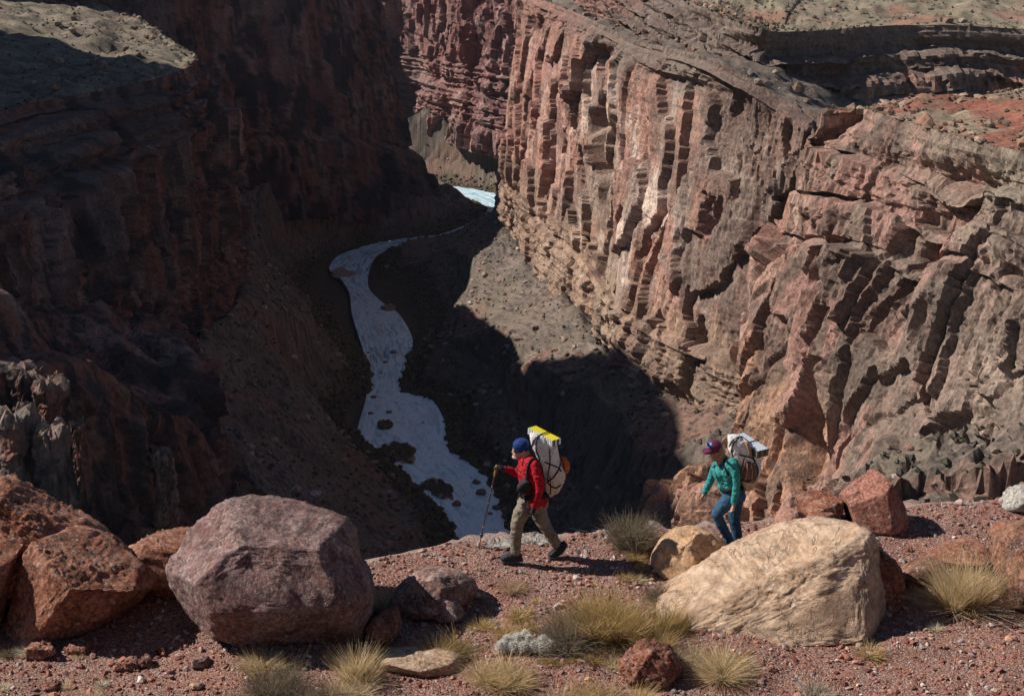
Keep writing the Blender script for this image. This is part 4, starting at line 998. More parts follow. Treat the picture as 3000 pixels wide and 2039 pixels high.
# ---------------------------------------------------------------- plants
k = NT('dry_grass')
ga = k.n('ShaderNodeVertexColor', layer_name='tone').outputs['Color']
k.done(ga, 0.7)
tr = k.n('ShaderNodeBsdfTranslucent'); k.l(ga, tr.inputs['Color'])
mx = k.n('ShaderNodeMixShader'); mx.inputs[0].default_value = 0.45
k.l(k.b.outputs[0], mx.inputs[1]); k.l(tr.outputs[0], mx.inputs[2]); k.l(mx.outputs[0], k.out.inputs['Surface'])
M_GRASS = k.m
def blades(root, vec, width, segs, sag, rs):
    """ribbons: root (n,3), vec (n,3) end offset, width (n,), sag (n,) droop -> V, F"""
    n = len(root)
    side = np.cross(vec, rs.normal(size=(n, 3))); side /= np.linalg.norm(side, axis=1)[:, None] + 1e-9
    out = []
    t = np.linspace(0, 1, segs + 1)
    for j, tj in enumerate(t):
        c = root + vec * tj; c = c.copy(); c[:, 2] -= sag * tj ** 2.2
        hor = vec.copy(); hor[:, 2] = 0
        c += hor * (0.35 * (tj ** 2 - tj * 0.3))
        w = width * (1 - 0.75 * tj)
        out.append(c - side * w[:, None] / 2); out.append(c + side * w[:, None] / 2)
    V = np.stack(out, 1).reshape(-1, 3)
    k = 2 * (segs + 1); F = []
    for j in range(segs):
        a = 2 * j; F.append((a, a + 1, a + 3)); F.append((a, a + 3, a + 2))
    F = (np.array(F)[None] + (np.arange(n) * k)[:, None, None]).reshape(-1, 3)
    return V, F, k
PAL = {'straw': [(0.60, 0.42, 0.18), (0.52, 0.34, 0.12), (0.66, 0.50, 0.27), (0.44, 0.28, 0.11)],
       'pale': [(0.64, 0.50, 0.32), (0.56, 0.41, 0.24), (0.70, 0.59, 0.42), (0.46, 0.34, 0.21)],
       'ochre': [(0.46, 0.29, 0.08), (0.52, 0.36, 0.12), (0.36, 0.23, 0.08), (0.26, 0.18, 0.075)],
       'grey': [(0.20, 0.155, 0.12), (0.26, 0.21, 0.17), (0.14, 0.11, 0.085), (0.31, 0.26, 0.21)],
       'green': [(0.15, 0.12, 0.062), (0.20, 0.155, 0.08), (0.10, 0.085, 0.05), (0.30, 0.22, 0.12)],
       'white': [(0.66, 0.60, 0.50), (0.56, 0.47, 0.36), (0.72, 0.68, 0.60), (0.44, 0.35, 0.24)],
       'pink': [(0.46, 0.28, 0.18), (0.54, 0.37, 0.25), (0.38, 0.22, 0.15), (0.28, 0.19, 0.14)]}
def plant(name, label, px, py, w, h, n, pal, seed, form='tuft', cat='grass', group=None, lean=0.0, pal2=None):
    rs = np.random.default_rng(seed)
    c = on_ground(px, min(py, 2032)) if py <= 2036 else at_z(px, py, GZ)
    mpp = float(np.dot(c, FWD)) / FPX
    W, H = w * mpp * 0.82, h * mpp * 0.74
    n = int(n * 1.4)
    # several sub-tufts make an uneven outline
    nt = max(1, int(w / 26)); tc = rs.normal(0, 1, (nt, 2)) * np.array((W * 0.20, min(W, 0.8) * 0.15)); th = rs.uniform(0.65, 1.12, nt)
    wt = rs.uniform(0.4, 1.0, nt); tid = rs.choice(nt, n, p=wt / wt.sum())
    a = rs.uniform(0, 2 * np.pi, n); q = np.sqrt(rs.random(n))
    rr = (W * 0.42 / math.sqrt(nt) + 0.01)
    root = np.zeros((n, 3)); root[:, 0] = tc[tid, 0] + rr * 0.6 * q * np.cos(a); root[:, 1] = tc[tid, 1] + rr * 0.6 * q * np.sin(a)
    root[:, 2] = ground_z(root[:, 0] + c[0], root[:, 1] + c[1]) - c[2] - 0.01
    root[:, 2] = np.clip(root[:, 2], -0.25, 0.3)
    L = H * th[tid] * rs.uniform(0.45, 1.08, n)
    if form == 'tuft':
        spread = 0.22 + 0.40 * q; V_w = 0.0046
    elif form == 'mound':
        spread = 0.30 + 0.95 * q; V_w = 0.0046; L = L * (1 - 0.30 * q)
    elif form == 'broom':
        spread = 0.20 + 0.55 * q; V_w = 0.0056
    else:                                   # twiggy
        spread = rs.uniform(0.2, 1.3, n); V_w = 0.0058
    br = rs.random(n) < 0.14; spread = np.where(br, spread + 0.8, spread); L = np.where(br, L * 0.8, L)
    az = a + rs.normal(0, 0.5, n)
    vec = np.stack([np.cos(az) * spread * L + lean * L, np.sin(az) * spread * L, L * np.sqrt(np.clip(1.15 - 0.45 * spread ** 2, 0.1, 1))], 1)
    sag = L * rs.uniform(0.0, 0.22, n) * spread
    wd = V_w * rs.uniform(0.6, 1.4, n)
    V, F, k = blades(root, vec, wd, 2, sag, rs)
    P = np.array(PAL[pal]) * 0.8 + np.array((0.23, 0.175, 0.10)) * (0.3 if pal in ('grey', 'green') else 0.4 if pal == 'ochre' else 1.0); col = P[rs.integers(0, len(P), n)] * rs.uniform(0.75, 1.2, (n, 1))
    if pal2:
        m = rs.random(n) < 0.4; Q = np.array(PAL[pal2]); col[m] = Q[rs.integers(0, len(Q), m.sum())]
    CC = np.repeat(col, k, 0)
    VV, FF, C2 = [V], [F], [CC]
    if form in ('twig', 'broom'):           # side shoots
        m = rs.integers(0, n, int(n * 1.5)); f = rs.uniform(0.35, 0.9, len(m))
        r2 = root[m] + vec[m] * f[:, None]; r2[:, 2] -= sag[m] * f ** 2.2
        hor = vec[m].copy(); hor[:, 2] = 0; r2 += hor * (0.35 * (f ** 2 - f * 0.3))[:, None]
        d = vec[m] / (np.linalg.norm(vec[m], axis=1)[:, None]) + rs.normal(0, 0.45, (len(m), 3)); d[:, 2] = np.abs(d[:, 2])
        v2 = d * (L[m] * rs.uniform(0.15, 0.4, len(m)))[:, None]
        V2, F2, k2 = blades(r2, v2, wd[m] * 0.7, 1, np.zeros(len(m)), rs)
        FF.append(F2 + len(V)); VV.append(V2); C2.append(np.repeat(col[m] * rs.uniform(0.8, 1.25, (len(m), 1)), k2, 0))
    me = mesh_np(name, np.vstack(VV), np.vstack(FF), [M_GRASS], col=np.clip(np.vstack(C2), 0.01, 0.8))
    o = link(name, me, None, label, cat, group); o.location = c
    return o

plant('broom_bush', 'grey-green broom bush on the bench rim between the two walkers', 1850, 1602, 210, 122, 1500, 'green', 1, 'broom', 'bush', pal2='grey')
plant('twiggy_bush', 'dark grey twiggy bush at left of the large straw-coloured grass', 1668, 1880, 210, 120, 1500, 'grey', 2, 'twig', 'bush')
plant('grass_clump', 'largest straw-coloured grass clump in the middle foreground', 1800, 1880, 310, 172, 2600, 'ochre', 3, 'broom', pal2='straw')
plant('grass_clump', 'yellow upright grass against the left end of the largest sandstone boulder', 1968, 1850, 90, 115, 800, 'ochre', 4, 'tuft')
plant('grey_bush', 'small grey-green bush at the upper left of the largest sandstone boulder', 1940, 1752, 90, 68, 500, 'green', 5, 'twig', 'bush', pal2='grey')
plant('grass_clump', 'low pale grass left of the tall dry grass, behind the dark rust lump', 1880, 1925, 230, 80, 1100, 'pale', 6, 'mound', pal2='grey')
plant('grass_clump', 'tall dry grass right of the dark rust-red lump', 2120, 1978, 210, 135, 1700, 'pale', 7, 'mound', pal2='straw')
plant('grass_clump', 'dry grass between the dark rust lump and the tall dry grass', 2010, 1945, 170, 100, 1100, 'pale', 8, 'mound')
plant('grass_clump', 'rounded straw grass mound below the white cactus', 1478, 2004, 215, 108, 1900, 'straw', 9, 'mound', pal2='pale')
plant('grass_clump', 'olive-ochre grass behind the flat buff slab', 1312, 1925, 230, 115, 1500, 'ochre', 10, 'mound', pal2='green')
plant('grass_clump', 'pale dry grass in front of the purple boulder', 762, 1958, 145, 108, 1100, 'pale', 11, 'mound', pal2='straw')
plant('grass_clump', 'tall thin grass with long stalks at the purple boulder\'s lower right', 1042, 1990, 130, 165, 1000, 'pale', 12, 'tuft', pal2='straw')
plant('grass_clump', 'dry grass at the bottom edge right of the grey-green bush', 1005, 2040, 170, 95, 1000, 'pale', 13, 'mound')
plant('green_bush', 'grey-green bush along the bottom edge left of centre', 800, 2062, 370, 105, 1900, 'green', 14, 'broom', 'bush', pal2='grey')
plant('grass_clump', 'tall pale yellow grass clump beside the brown boulder at right', 2830, 1780, 190, 205, 2200, 'pale', 15, 'tuft', pal2='straw')
plant('grass_clump', 'lone small ochre tuft on the open gravel at lower right', 2552, 1926, 72, 75, 500, 'straw', 16, 'mound', pal2='ochre')
plant('grass_clump', 'wispy pinkish tuft in the gravel below the red-jacketed walker', 1508, 1728, 80, 72, 450, 'pink', 17, 'mound')
plant('grass_clump', 'thin pale grass between the purple boulder and the pinkish grey boulder', 1122, 1790, 85, 125, 500, 'pink', 18, 'tuft', pal2='pale')
plant('flower_bush', 'wispy white-tipped plant in front of the largest sandstone boulder', 2192, 1842, 95, 95, 260, 'white', 19, 'tuft', 'bush')
plant('twiggy_bush', 'bare silvery twigs at the bottom edge right of centre', 2405, 2052, 160, 70, 500, 'white', 20, 'twig', 'bush', pal2='grey')
plant('grass_clump', 'small pale bush right of the largest sandstone boulder', 2705, 1762, 85, 55, 500, 'pale', 21, 'mound', pal2='pink')
plant('grass_clump', 'pale orange grass along the bottom edge left of the dark rust lump', 1690, 2058, 260, 110, 1500, 'straw', 22, 'mound', pal2='pink')
plant('grass_clump', 'long blades leaning right under the dark rust lump at bottom edge', 1850, 2062, 150, 90, 700, 'straw', 23, 'tuft', lean=0.4)
TUFTS = [(1415, 1838, 80, 48, 'straw', 'yellow tuft right of the small pink rock, left of the pair'), (1478, 1858, 60, 52, 'straw', 'yellow tuft just above the white cactus, left side'), (1532, 1806, 100, 50, 'straw', 'long low yellow tuft above the white cactus'), (1552, 1852, 72, 62, 'straw', 'dense yellow tuft between white cactus and dark twiggy bush'), (1702, 1888, 60, 55, 'straw', 'yellow tuft at the foot of the dark twiggy bush'), (1612, 1942, 75, 40, 'ochre', 'low ochre tuft at lower right of the white cactus'), (1668, 1938, 44, 34, 'straw', 'tiny yellow tuft right of the low ochre one'), (1742, 1938, 64, 42, 'straw', 'yellow tuft midway between cactus and dark rust lump'), (1785, 1955, 56, 40, 'pale', 'pale tuft touching the dark rust lump\'s left side'), (1858, 1640, 44, 42, 'straw', 'uppermost of the small tufts left of the tan boulder'), (1882, 1664, 46, 34, 'straw', 'second tuft from the top left of the tan boulder'), (1838, 1696, 42, 36, 'straw', 'lowest left tuft beside the tan boulder'), (1874, 1700, 52, 42, 'pale', 'lowest right tuft beside the tan boulder'), (1578, 1766, 32, 22, 'straw', 'tiny lone tuft in open gravel above the straw grass'), (22, 1918, 70, 48, 'green', 'dark green tuft at the left picture edge'), (82, 1914, 80, 44, 'white', 'whitish tuft in front of the rust-red wedge boulder'), (232, 1926, 26, 24, 'pale', 'tiny pale tuft below the flat red slabs'), (296, 2004, 42, 36, 'white', 'small white tuft at lower left'), (20, 2016, 54, 32, 'white', 'small white tuft in the bottom left corner'), (195, 2012, 26, 26, 'pale', 'tiny tuft right of the rounded red corner stone'), (258, 2046, 60, 62, 'pale', 'thin stalks at the bottom edge, lower left'), (2738, 1846, 44, 30, 'white', 'small white tuft on the gravel left of the grey stone'), (1400, 1752, 40, 26, 'pale', 'faint pale tuft right of the pinkish grey boulder')]
for q, (px, py, w, h, pal, lab) in enumerate(TUFTS):
    plant('grass_tuft', lab, px, py, w, h, int(160 + w * 4.5), pal, 60 + q, 'mound', 'grass', 'small dry tufts dotted over the gravel', pal2='ochre' if pal == 'straw' else None)

# white-spined cactus: a clump of short stems
cb = on_ground(1530, 1908)
cact = bpy.data.objects.new('cactus', None); COL.objects.link(cact); cact.location = cb
cact['label'] = 'clump of short cactus stems furred with white spines, bottom centre'; cact['category'] = 'cactus'
M_CACT = plain('cactus_skin', (0.20, 0.19, 0.10), 0.8)
rs = np.random.default_rng(8)
mpp = float(np.dot(cb, FWD)) / FPX
STEMS = [(-62, 4, 26, 40), (-45, -4, 24, 52), (-28, 3, 26, 40), (-10, -6, 24, 56), (2, 4, 27, 40), (16, -4, 25, 54), (30, 3, 24, 40), (52, 4, 30, 34), (60, -4, 30, 50), (76, 2, 26, 42), (-18, -12, 22, 50), (8, -14, 22, 58)]
Vi, Fi = ico(3)
for (dx, dy, w, h) in STEMS:
    r = 0.5 * w * mpp; hh = h * mpp * 0.9
    off = np.array((dx * mpp, -dy * mpp * 2.2, 0.0))
    V = Vi * np.array((r, r, hh * 0.55)); V = V * (1 + 0.08 * np.cos(13 * np.arctan2(V[:, 1], V[:, 0])))[:, None] * np.array((1, 1, 1)) + np.array((0, 0, hh * 0.42))
    st = link('stem', mesh_np('stem', V, Fi, [M_CACT], smooth=True), cact); st.location = off
    n = 800
    d = rs.normal(size=(n, 3)); d[:, 2] = np.abs(d[:, 2]) * 0.9 - 0.2; d /= np.linalg.norm(d, axis=1)[:, None]
    root = d * np.array((r, r, hh * 0.55)) + np.array((0, 0, hh * 0.42))
    vec = (d + rs.normal(0, 0.6, (n, 3))); vec /= np.linalg.norm(vec, axis=1)[:, None]; vec *= rs.uniform(0.018, 0.04, (n, 1))
    V2, F2, k2 = blades(root, vec, np.full(n, 0.0045), 1, np.zeros(n), rs)
    link('spines', mesh_np('spines', V2, F2, [M_GRASS], col=np.repeat(np.array(((0.92, 0.88, 0.80),)) * rs.uniform(0.8, 1.05, (n, 1)), k2, 0)), st, kind='stuff')
# ---------------------------------------------------------------- the two walkers
from mathutils.bvhtree import BVHTree

def tube_np(pts, radii, seg=12, caps=True, flat=None):
    """closed tapered tube through pts; flat = (axis, factor) squeezes the section"""
    pts = np.array(pts, float); radii = np.array(radii, float) * np.ones(len(pts))
    if caps:
        d0 = pts[0] - pts[1]; d0 /= np.linalg.norm(d0) + 1e-9; d1 = pts[-1] - pts[-2]; d1 /= np.linalg.norm(d1) + 1e-9
        pts = np.vstack([pts[0] + d0 * radii[0] * 0.95, pts[0] + d0 * radii[0] * 0.6, pts, pts[-1] + d1 * radii[-1] * 0.6, pts[-1] + d1 * radii[-1] * 0.95])
        radii = np.concatenate([[radii[0] * 0.3, radii[0] * 0.8], radii, [radii[-1] * 0.8, radii[-1] * 0.3]])
    T = np.gradient(pts, axis=0); T /= np.linalg.norm(T, axis=1)[:, None] + 1e-9
    ref = np.array((0.0, 1.0, 0.0)) if abs(T[:, 1]).mean() < 0.8 else np.array((1.0, 0.0, 0.0))
    A = np.cross(T, ref); A /= np.linalg.norm(A, axis=1)[:, None] + 1e-9
    B = np.cross(T, A)
    th = np.linspace(0, 2 * np.pi, seg, endpoint=False)
    R = pts[:, None] + radii[:, None, None] * (np.cos(th)[None, :, None] * A[:, None] + np.sin(th)[None, :, None] * B[:, None] * (flat or 1.0))
    V = R.reshape(-1, 3); n = len(pts)
    a = np.arange(n * seg).reshape(n, seg); b = np.roll(a, -1, axis=1)
    F = np.stack([a[:-1], b[:-1], b[1:], a[1:]], -1).reshape(-1, 4)
    F = np.vstack([F[:, [0, 1, 2]], F[:, [0, 2, 3]]])
    c0, c1 = len(V), len(V) + 1
    V = np.vstack([V, pts[:1], pts[-1:]])
    F = np.vstack([F, np.stack([b[0], a[0], np.full(seg, c0)], -1), np.stack([a[-1], b[-1], np.full(seg, c1)], -1)])
    return V, F
def join(parts):
    VV, FF, k = [], [], 0
    for V, F in parts:
        VV.append(V); FF.append(np.asarray(F) + k); k += len(V)
    return np.vstack(VV), np.vstack(FF)
def flesh(name, parts, mat, voxel=0.012, smooth=4, fold=0.0, fold_sc=0.07, seed=0):
    """one continuous skin over overlapping limbs"""
    V, F = join(parts)
    me = mesh_np('raw', V, F)
    o = bpy.data.objects.new('raw', me); COL.objects.link(o)
    m = o.modifiers.new('r', 'REMESH'); m.mode = 'VOXEL'; m.voxel_size = voxel; m.use_smooth_shade = True
    if smooth:
        m2 = o.modifiers.new('s', 'SMOOTH'); m2.iterations = smooth; m2.factor = 0.5
    dg = bpy.context.evaluated_depsgraph_get()
    out = bpy.data.meshes.new_from_object(o.evaluated_get(dg), depsgraph=dg)
    bpy.data.objects.remove(o); bpy.data.meshes.remove(me)
    out.name = name
    n = len(out.vertices)
    if fold:
        co = np.empty(n * 3, np.float32); out.vertices.foreach_get('co', co); co = co.reshape(-1, 3)
        no = np.empty(n * 3, np.float32); out.vertices.foreach_get('normal', no); no = no.reshape(-1, 3)
        f = ridged(co / np.array((fold_sc * 1.6, fold_sc * 1.6, fold_sc)), 2, seed) - 0.6
        co = co + no * (fold * f)[:, None]
        out.vertices.foreach_set('co', co.ravel())
    out.polygons.foreach_set('use_smooth', np.full(len(out.polygons), True))
    out.materials.clear(); out.materials.append(mat)
    out.update()
    return out

def cloth(name, c, rough=0.85, weave=220.0):
    k = NT(name); f = k.noise(k.map((weave,) * 3), 1, 2, 0.6); g = k.noise(k.map((14, 14, 14)), 1, 3, 0.6)
    cc = k.mix(1.0, c, k.ramp(g, [(0.3, 0.62), (0.7, 1.22)]), 'MULTIPLY')
    cr = k.noise(k.map((22, 22, 11), (1, 2, 3), (0.4, 0.2, 0.0)), 1, 3, 0.6, 1.4)
    return k.done(cc, rough, k.bump(k.math('ADD', k.math('MULTIPLY', f, 0.3), k.math('ADD', g, k.math('MULTIPLY', cr, 2.0))), 0.55, 0.018))
M_SKIN = plain('skin', (0.50, 0.27, 0.18), 0.55, 0.35)
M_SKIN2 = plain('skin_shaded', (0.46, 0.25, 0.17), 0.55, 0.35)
M_RED_J = cloth('red_fleece', (0.40, 0.008, 0.018))
M_TROU = cloth('grey_trousers', (0.235, 0.195, 0.145))
M_BEAN = cloth('blue_knit', (0.012, 0.04, 0.17))
M_BLACK = cloth('black_webbing', (0.018, 0.018, 0.02))
M_SHOE = cloth('dark_shoe', (0.03, 0.033, 0.042), 0.7)
M_SOLE = plain('shoe_sole', (0.13, 0.13, 0.14), 0.8)
M_GLOVE = cloth('dark_glove', (0.02, 0.02, 0.023))
M_TEAL = cloth('teal_jacket', (0.04, 0.26, 0.25))
M_JEAN = cloth('blue_jeans', (0.035, 0.095, 0.17))
M_CAP = cloth('maroon_cap', (0.12, 0.016, 0.055))
M_PATCH = cloth('blue_patch', (0.06, 0.19, 0.48))
M_HAIR = plain('fair_hair', (0.27, 0.16, 0.08), 0.6, 0.4)
M_ORNG = cloth('orange_bag', (0.52, 0.12, 0.02))
M_YEL = plain('yellow_foam', (0.92, 0.75, 0.03), 0.7)
M_FOAMK = plain('dark_foam', (0.06, 0.06, 0.055), 0.8)
M_FOAMW = plain('silver_foam', (0.78, 0.80, 0.82), 0.5)
M_POLE = plain('pole_shaft', (0.045, 0.045, 0.05), 0.35, 0.5)
M_CORK = plain('cork_grip', (0.36, 0.19, 0.08), 0.8)
M_BAND = plain('pole_band', (0.34, 0.22, 0.19), 0.5)
M_GLASS = plain('spectacle_rim', (0.015, 0.015, 0.018), 0.3, 0.5)
M_BEARD = plain('grey_stubble', (0.42, 0.31, 0.26), 0.8)
M_PATW = plain('patch_thread', (0.75, 0.75, 0.72), 0.8)
M_PURPLE = plain('whistle_purple', (0.30, 0.03, 0.30), 0.5)

def pack_mat(name, top, low, z0, z1):
    """pack cloth, white at the top and dusty tan below; z is the height on the pack"""
    k = NT(name); sx = k.n('ShaderNodeSeparateXYZ'); k.l(k.pos, sx.inputs[0])
    w = k.noise(k.map((9, 9, 9)), 1, 4, 0.6)
    mr = k.n('ShaderNodeMapRange'); mr.inputs['From Min'].default_value = z0; mr.inputs['From Max'].default_value = z1
    k.l(k.math('ADD', sx.outputs[2], k.math('MULTIPLY', w, 0.15)), mr.inputs['Value'])
    c = k.mix(mr.outputs[0], low, top)
    cr = k.noise(k.map((16, 16, 9), (4, 2, 3), (0.5, 0.2, 0.0)), 1, 4, 0.6, 1.6)
    c = k.mix(1.0, c, k.ramp(cr, [(0.3, 0.72), (0.55, 1.0)]), 'MULTIPLY')
    return k.done(c, 0.75, k.bump(k.math('ADD', w, cr), 0.7, 0.03))

class Figure:
    """joints are read in the walker's own upright plane; off is metres towards (-) or away from (+) the viewer"""
    def __init__(self, x0, y0, foot, name, label):
        self.x0, self.y0 = x0, y0
        p = on_ground(x0 + foot[0] / 3.4353, y0 + foot[1] / 3.4353)
        self.y = p[1]
        self.foot = np.array((p[0], p[1], gz(p[0], p[1])))
        self.mpc = float(np.dot(p, FWD)) / FPX / 3.4353
    def p(self, cx, cy, off=0.0):
        return at_y(self.x0 + cx / 3.4353, self.y0 + cy / 3.4353, self.y + off) - self.foot
    def tube(self, J, seg=12, **kw):
        """J rows: (cx, cy, off, radius in metres)"""
        return tube_np([self.p(a, b, o) for a, b, o, r in J], [r for *_, r in J], seg, **kw)
    def ball(self, cx, cy, off, rx, ry, rz, sub=3, tilt=0.0):
        V, F = ico(sub)
        V = V * np.array((rx, ry, rz))
        if tilt:
            c, s = math.cos(tilt), math.sin(tilt)
            V = np.stack([V[:, 0] * c - V[:, 2] * s, V[:, 1], V[:, 0] * s + V[:, 2] * c], 1)
        return V + self.p(cx, cy, off), F
    def pillow(self, outline, off, depth, sub=5, box=0.6, wr=0.0, wr_sc=0.08, seed=0):
        O = np.array([self.p(a, b, off) for a, b in outline])[:, [0, 2]]
        c = (O.min(0) + O.max(0)) / 2
        Q = np.vstack([O[i] * (1 - f) + O[(i + 1) % len(O)] * f for i in range(len(O)) for f in np.linspace(0, 1, 10, endpoint=False)]).reshape(-1, 2) - c
        th = np.arctan2(Q[:, 1], Q[:, 0]); rr = np.hypot(Q[:, 0], Q[:, 1]); o = np.argsort(th); th, rr = th[o], rr[o]
        V, F = ico(sub)
        rho = np.hypot(V[:, 0], V[:, 2]); ang = np.arctan2(V[:, 2], V[:, 0])
        R = np.interp(ang, np.concatenate([th - 2 * np.pi, th, th + 2 * np.pi]), np.concatenate([rr, rr, rr])) * rho ** box
        y = depth * np.sign(V[:, 1]) * np.abs(V[:, 1]) ** box
        P = np.stack([c[0] + np.cos(ang) * R, off + y, c[1] + np.sin(ang) * R], 1)
        if wr:
            n = V / np.linalg.norm(V, axis=1)[:, None]
            P = P + n * (wr * (ridged(P / np.array((wr_sc, wr_sc, wr_sc * 1.5)), 2, seed) - 0.6))[:, None]
        return P, F
def bvh_of(objs):
    V, F, k = [], [], 0
    for o in objs:
        me = o.data; me.calc_loop_triangles()
        m = o.matrix_world if o.parent is None else None
        base = np.array(o.location) if o.parent is None else np.array(o.parent.location) + np.array(o.location)
        for v in me.vertices: V.append(Vector(np.array(v.co) + base))
        for t in me.loop_triangles: F.append([i + k for i in t.vertices])
        k += len(me.vertices)
    return BVHTree.FromPolygons(V, F)
def strap(fig, tree, pts, r, lift=0.004, flat=1.0, n=26):
    """a strap laid on the surface it crosses"""
    P, _ = catmull(np.array(pts, float), n)
    out = []; last = None
    for (cx, cy) in P:
        d = Vector(ray(fig.x0 + cx / 3.4353, fig.y0 + cy / 3.4353)).normalized()
        hit = tree.ray_cast(Vector((0, 0, 0)), d)
        if hit[0] is not None: last = hit[3] - lift
        if last is None: continue
        out.append(np.array(d * last) - fig.foot)
    out = np.array(out)
    sm = out.copy(); sm[1:-1] = (out[:-2] + out[1:-1] * 2 + out[2:]) / 4
    return tube_np(sm, r, 8)
def add(name, geo, mat, parent, smooth=True):
    V, F = geo
    return link(name, mesh_np(name, V, F, [mat], smooth=smooth), parent)
def root_obj(name, me, fig, label, cat, group=None):
    o = link(name, me, None, label, cat, group); o.location = fig.foot; return o
def hand(fig, wrist, palm_end, curl, thumb_dir, r=0.016):
    """palm, four unequal bent fingers and a thumb; curl = direction the fingers bend towards"""
    w = np.array(wrist); e = np.array(palm_end); d = e - w; L = np.linalg.norm(d); d /= L
    c = np.array(curl, float); c -= d * np.dot(c, d); c /= np.linalg.norm(c) + 1e-9
    s = np.cross(d, c)
    parts = [tube_np([w - d * 0.02, w + d * L * 0.5 + s * 0.0, e], [r * 1.35, r * 1.6, r * 1.35], 10), tube_np([w + s * 0.014, e + s * 0.026], [r * 1.1, r * 1.1], 8), tube_np([w - s * 0.014, e - s * 0.026], [r * 1.1, r * 1.1], 8)]
    for i, (k, fl) in enumerate(((-0.030, 0.062), (-0.010, 0.075), (0.010, 0.078), (0.030, 0.070))):
        a = e + s * k
        parts.append(tube_np([a - d * 0.012, a + d * fl * 0.40 + c * fl * 0.10, a + d * fl * 0.66 + c * fl * 0.36, a + d * fl * 0.70 + c * fl * 0.66], [0.0098, 0.0092, 0.0085, 0.0075], 8))
    t = np.array(thumb_dir, float); t /= np.linalg.norm(t)
    b = w + d * L * 0.35 + s * 0.028
    parts.append(tube_np([b, b + t * 0.032 + d * 0.018, b + t * 0.040 + d * 0.048 + c * 0.012], [0.012, 0.0108, 0.0085], 8))
    return parts

# ------------------------------------------------ walker in red
m = Figure(1380, 1220, (410, 1446), 'person', '')
head = [m.ball(505, 318, 0.0, 0.092, 0.076, 0.112, 3, 0.15), m.ball(468, 372, -0.005, 0.062, 0.058, 0.070, 3), m.tube([(545, 380, 0.0, 0.058), (590, 455, 0.0, 0.062)]),
        m.tube([(430, 340, -0.005, 0.012), (416, 358, -0.008, 0.016), (428, 368, -0.005, 0.012)], 8), m.tube([(442, 408, -0.005, 0.024), (470, 414, -0.005, 0.036)], 8), m.tube([(432, 326, 0.0, 0.020), (450, 322, 0.0, 0.026)], 8),
        m.tube([(428, 384, -0.004, 0.011), (440, 388, -0.004, 0.016)], 8), m.tube([(428, 397, -0.004, 0.010), (440, 400, -0.004, 0.016)], 8), m.ball(532, 362, -0.078, 0.022, 0.012, 0.032, 2)]
torso_s = [m.tube([(600, 470, -0.10, 0.095), (610, 580, -0.09, 0.115), (630, 720, -0.075, 0.115), (645, 840, -0.07, 0.115)]), m.tube([(540, 480, 0.12, 0.085), (560, 590, 0.09, 0.115), (600, 720, 0.07, 0.110), (620, 840, 0.07, 0.11)]), m.tube([(585, 455, 0.0, 0.075), (570, 560, 0.0, 0.125), (585, 680, 0.0, 0.12), (615, 830, 0.0, 0.12)])]
larm = [(640, 492, -0.17, 0.066), (672, 600, -0.22, 0.060), (696, 712, -0.23, 0.053), (668, 810, -0.23, 0.050), (632, 905, -0.23, 0.042)]
rarm = [(520, 500, 0.15, 0.062), (480, 560, 0.19, 0.056), (448, 572, 0.19, 0.050), (400, 545, 0.17, 0.044), (338, 524, 0.15, 0.036)]
lleg = [(560, 880, -0.10, 0.105), (500, 985, -0.11, 0.098), (462, 1095, -0.11, 0.078), (452, 1200, -0.10, 0.070), (450, 1290, -0.09, 0.062), (448, 1365, -0.09, 0.060)]
rleg = [(660, 880, 0.09, 0.105), (690, 990, 0.10, 0.095), (735, 1090, 0.10, 0.078), (800, 1190, 0.10, 0.070), (848, 1262, 0.10, 0.062), (872, 1300, 0.10, 0.058)]
sl = lambda J, k=0.80: [(a, b, o, r * k) for a, b, o, r in J]
hl = hand(m, m.p(632, 912, -0.23), m.p(622, 970, -0.235), (-1, 0.2, 0), (-0.8, -0.5, -0.3))
pole_top = m.p(258, 520, 0.13)
hr = hand(m, m.p(332, 524, 0.15), m.p(280, 506, 0.135), (-0.3, 0.0, -1.0), (-0.3, -0.9, 0.2))
body = flesh('person', head + [m.tube(sl([(600, 470, -0.08, 0.095), (615, 720, -0.06, 0.115), (640, 860, -0.06, 0.115)])), m.tube(sl([(550, 480, 0.10, 0.085), (600, 720, 0.06, 0.11), (620, 860, 0.06, 0.11)])), m.tube(sl(larm)), m.tube(sl(rarm)), m.tube(sl(lleg)), m.tube(sl(rleg))], M_SKIN, 0.009, 2)
man = root_obj('person', body, m, 'walker in red top, blue beanie and grey-brown trousers striding left with a pole', 'person', 'walkers with big packs')
link('fleece_top', flesh('fleece_top', torso_s + [m.tube(larm), m.tube(rarm), m.tube([(590, 425, 0.0, 0.066), (585, 470, 0.0, 0.078)]), m.tube([(560, 840, -0.02, 0.11), (690, 850, -0.02, 0.11)])], M_RED_J, 0.010, 4, 0.008, 0.06, 5), man)
link('trousers', flesh('trousers', [m.tube(lleg, 14), m.tube(rleg, 14), m.tube([(560, 870, -0.06, 0.125), (680, 870, 0.0, 0.125)]), m.tube([(610, 800, 0.0, 0.12), (620, 880, 0.0, 0.135)])], M_TROU, 0.010, 3, 0.012, 0.075, 9), man)
link('beanie', flesh('beanie', [m.ball(503, 288, 0.0, 0.106, 0.092, 0.092, 3, 0.30), m.ball(512, 312, 0.0, 0.102, 0.088, 0.068, 3, 0.30), m.ball(508, 326, 0.0, 0.104, 0.088, 0.040, 3, 0.28)], M_BEAN, 0.009, 4, 0.003, 0.03, 3), man)
add('stubble', m.ball(452, 405, -0.004, 0.050, 0.057, 0.030, 3), M_BEARD, man)
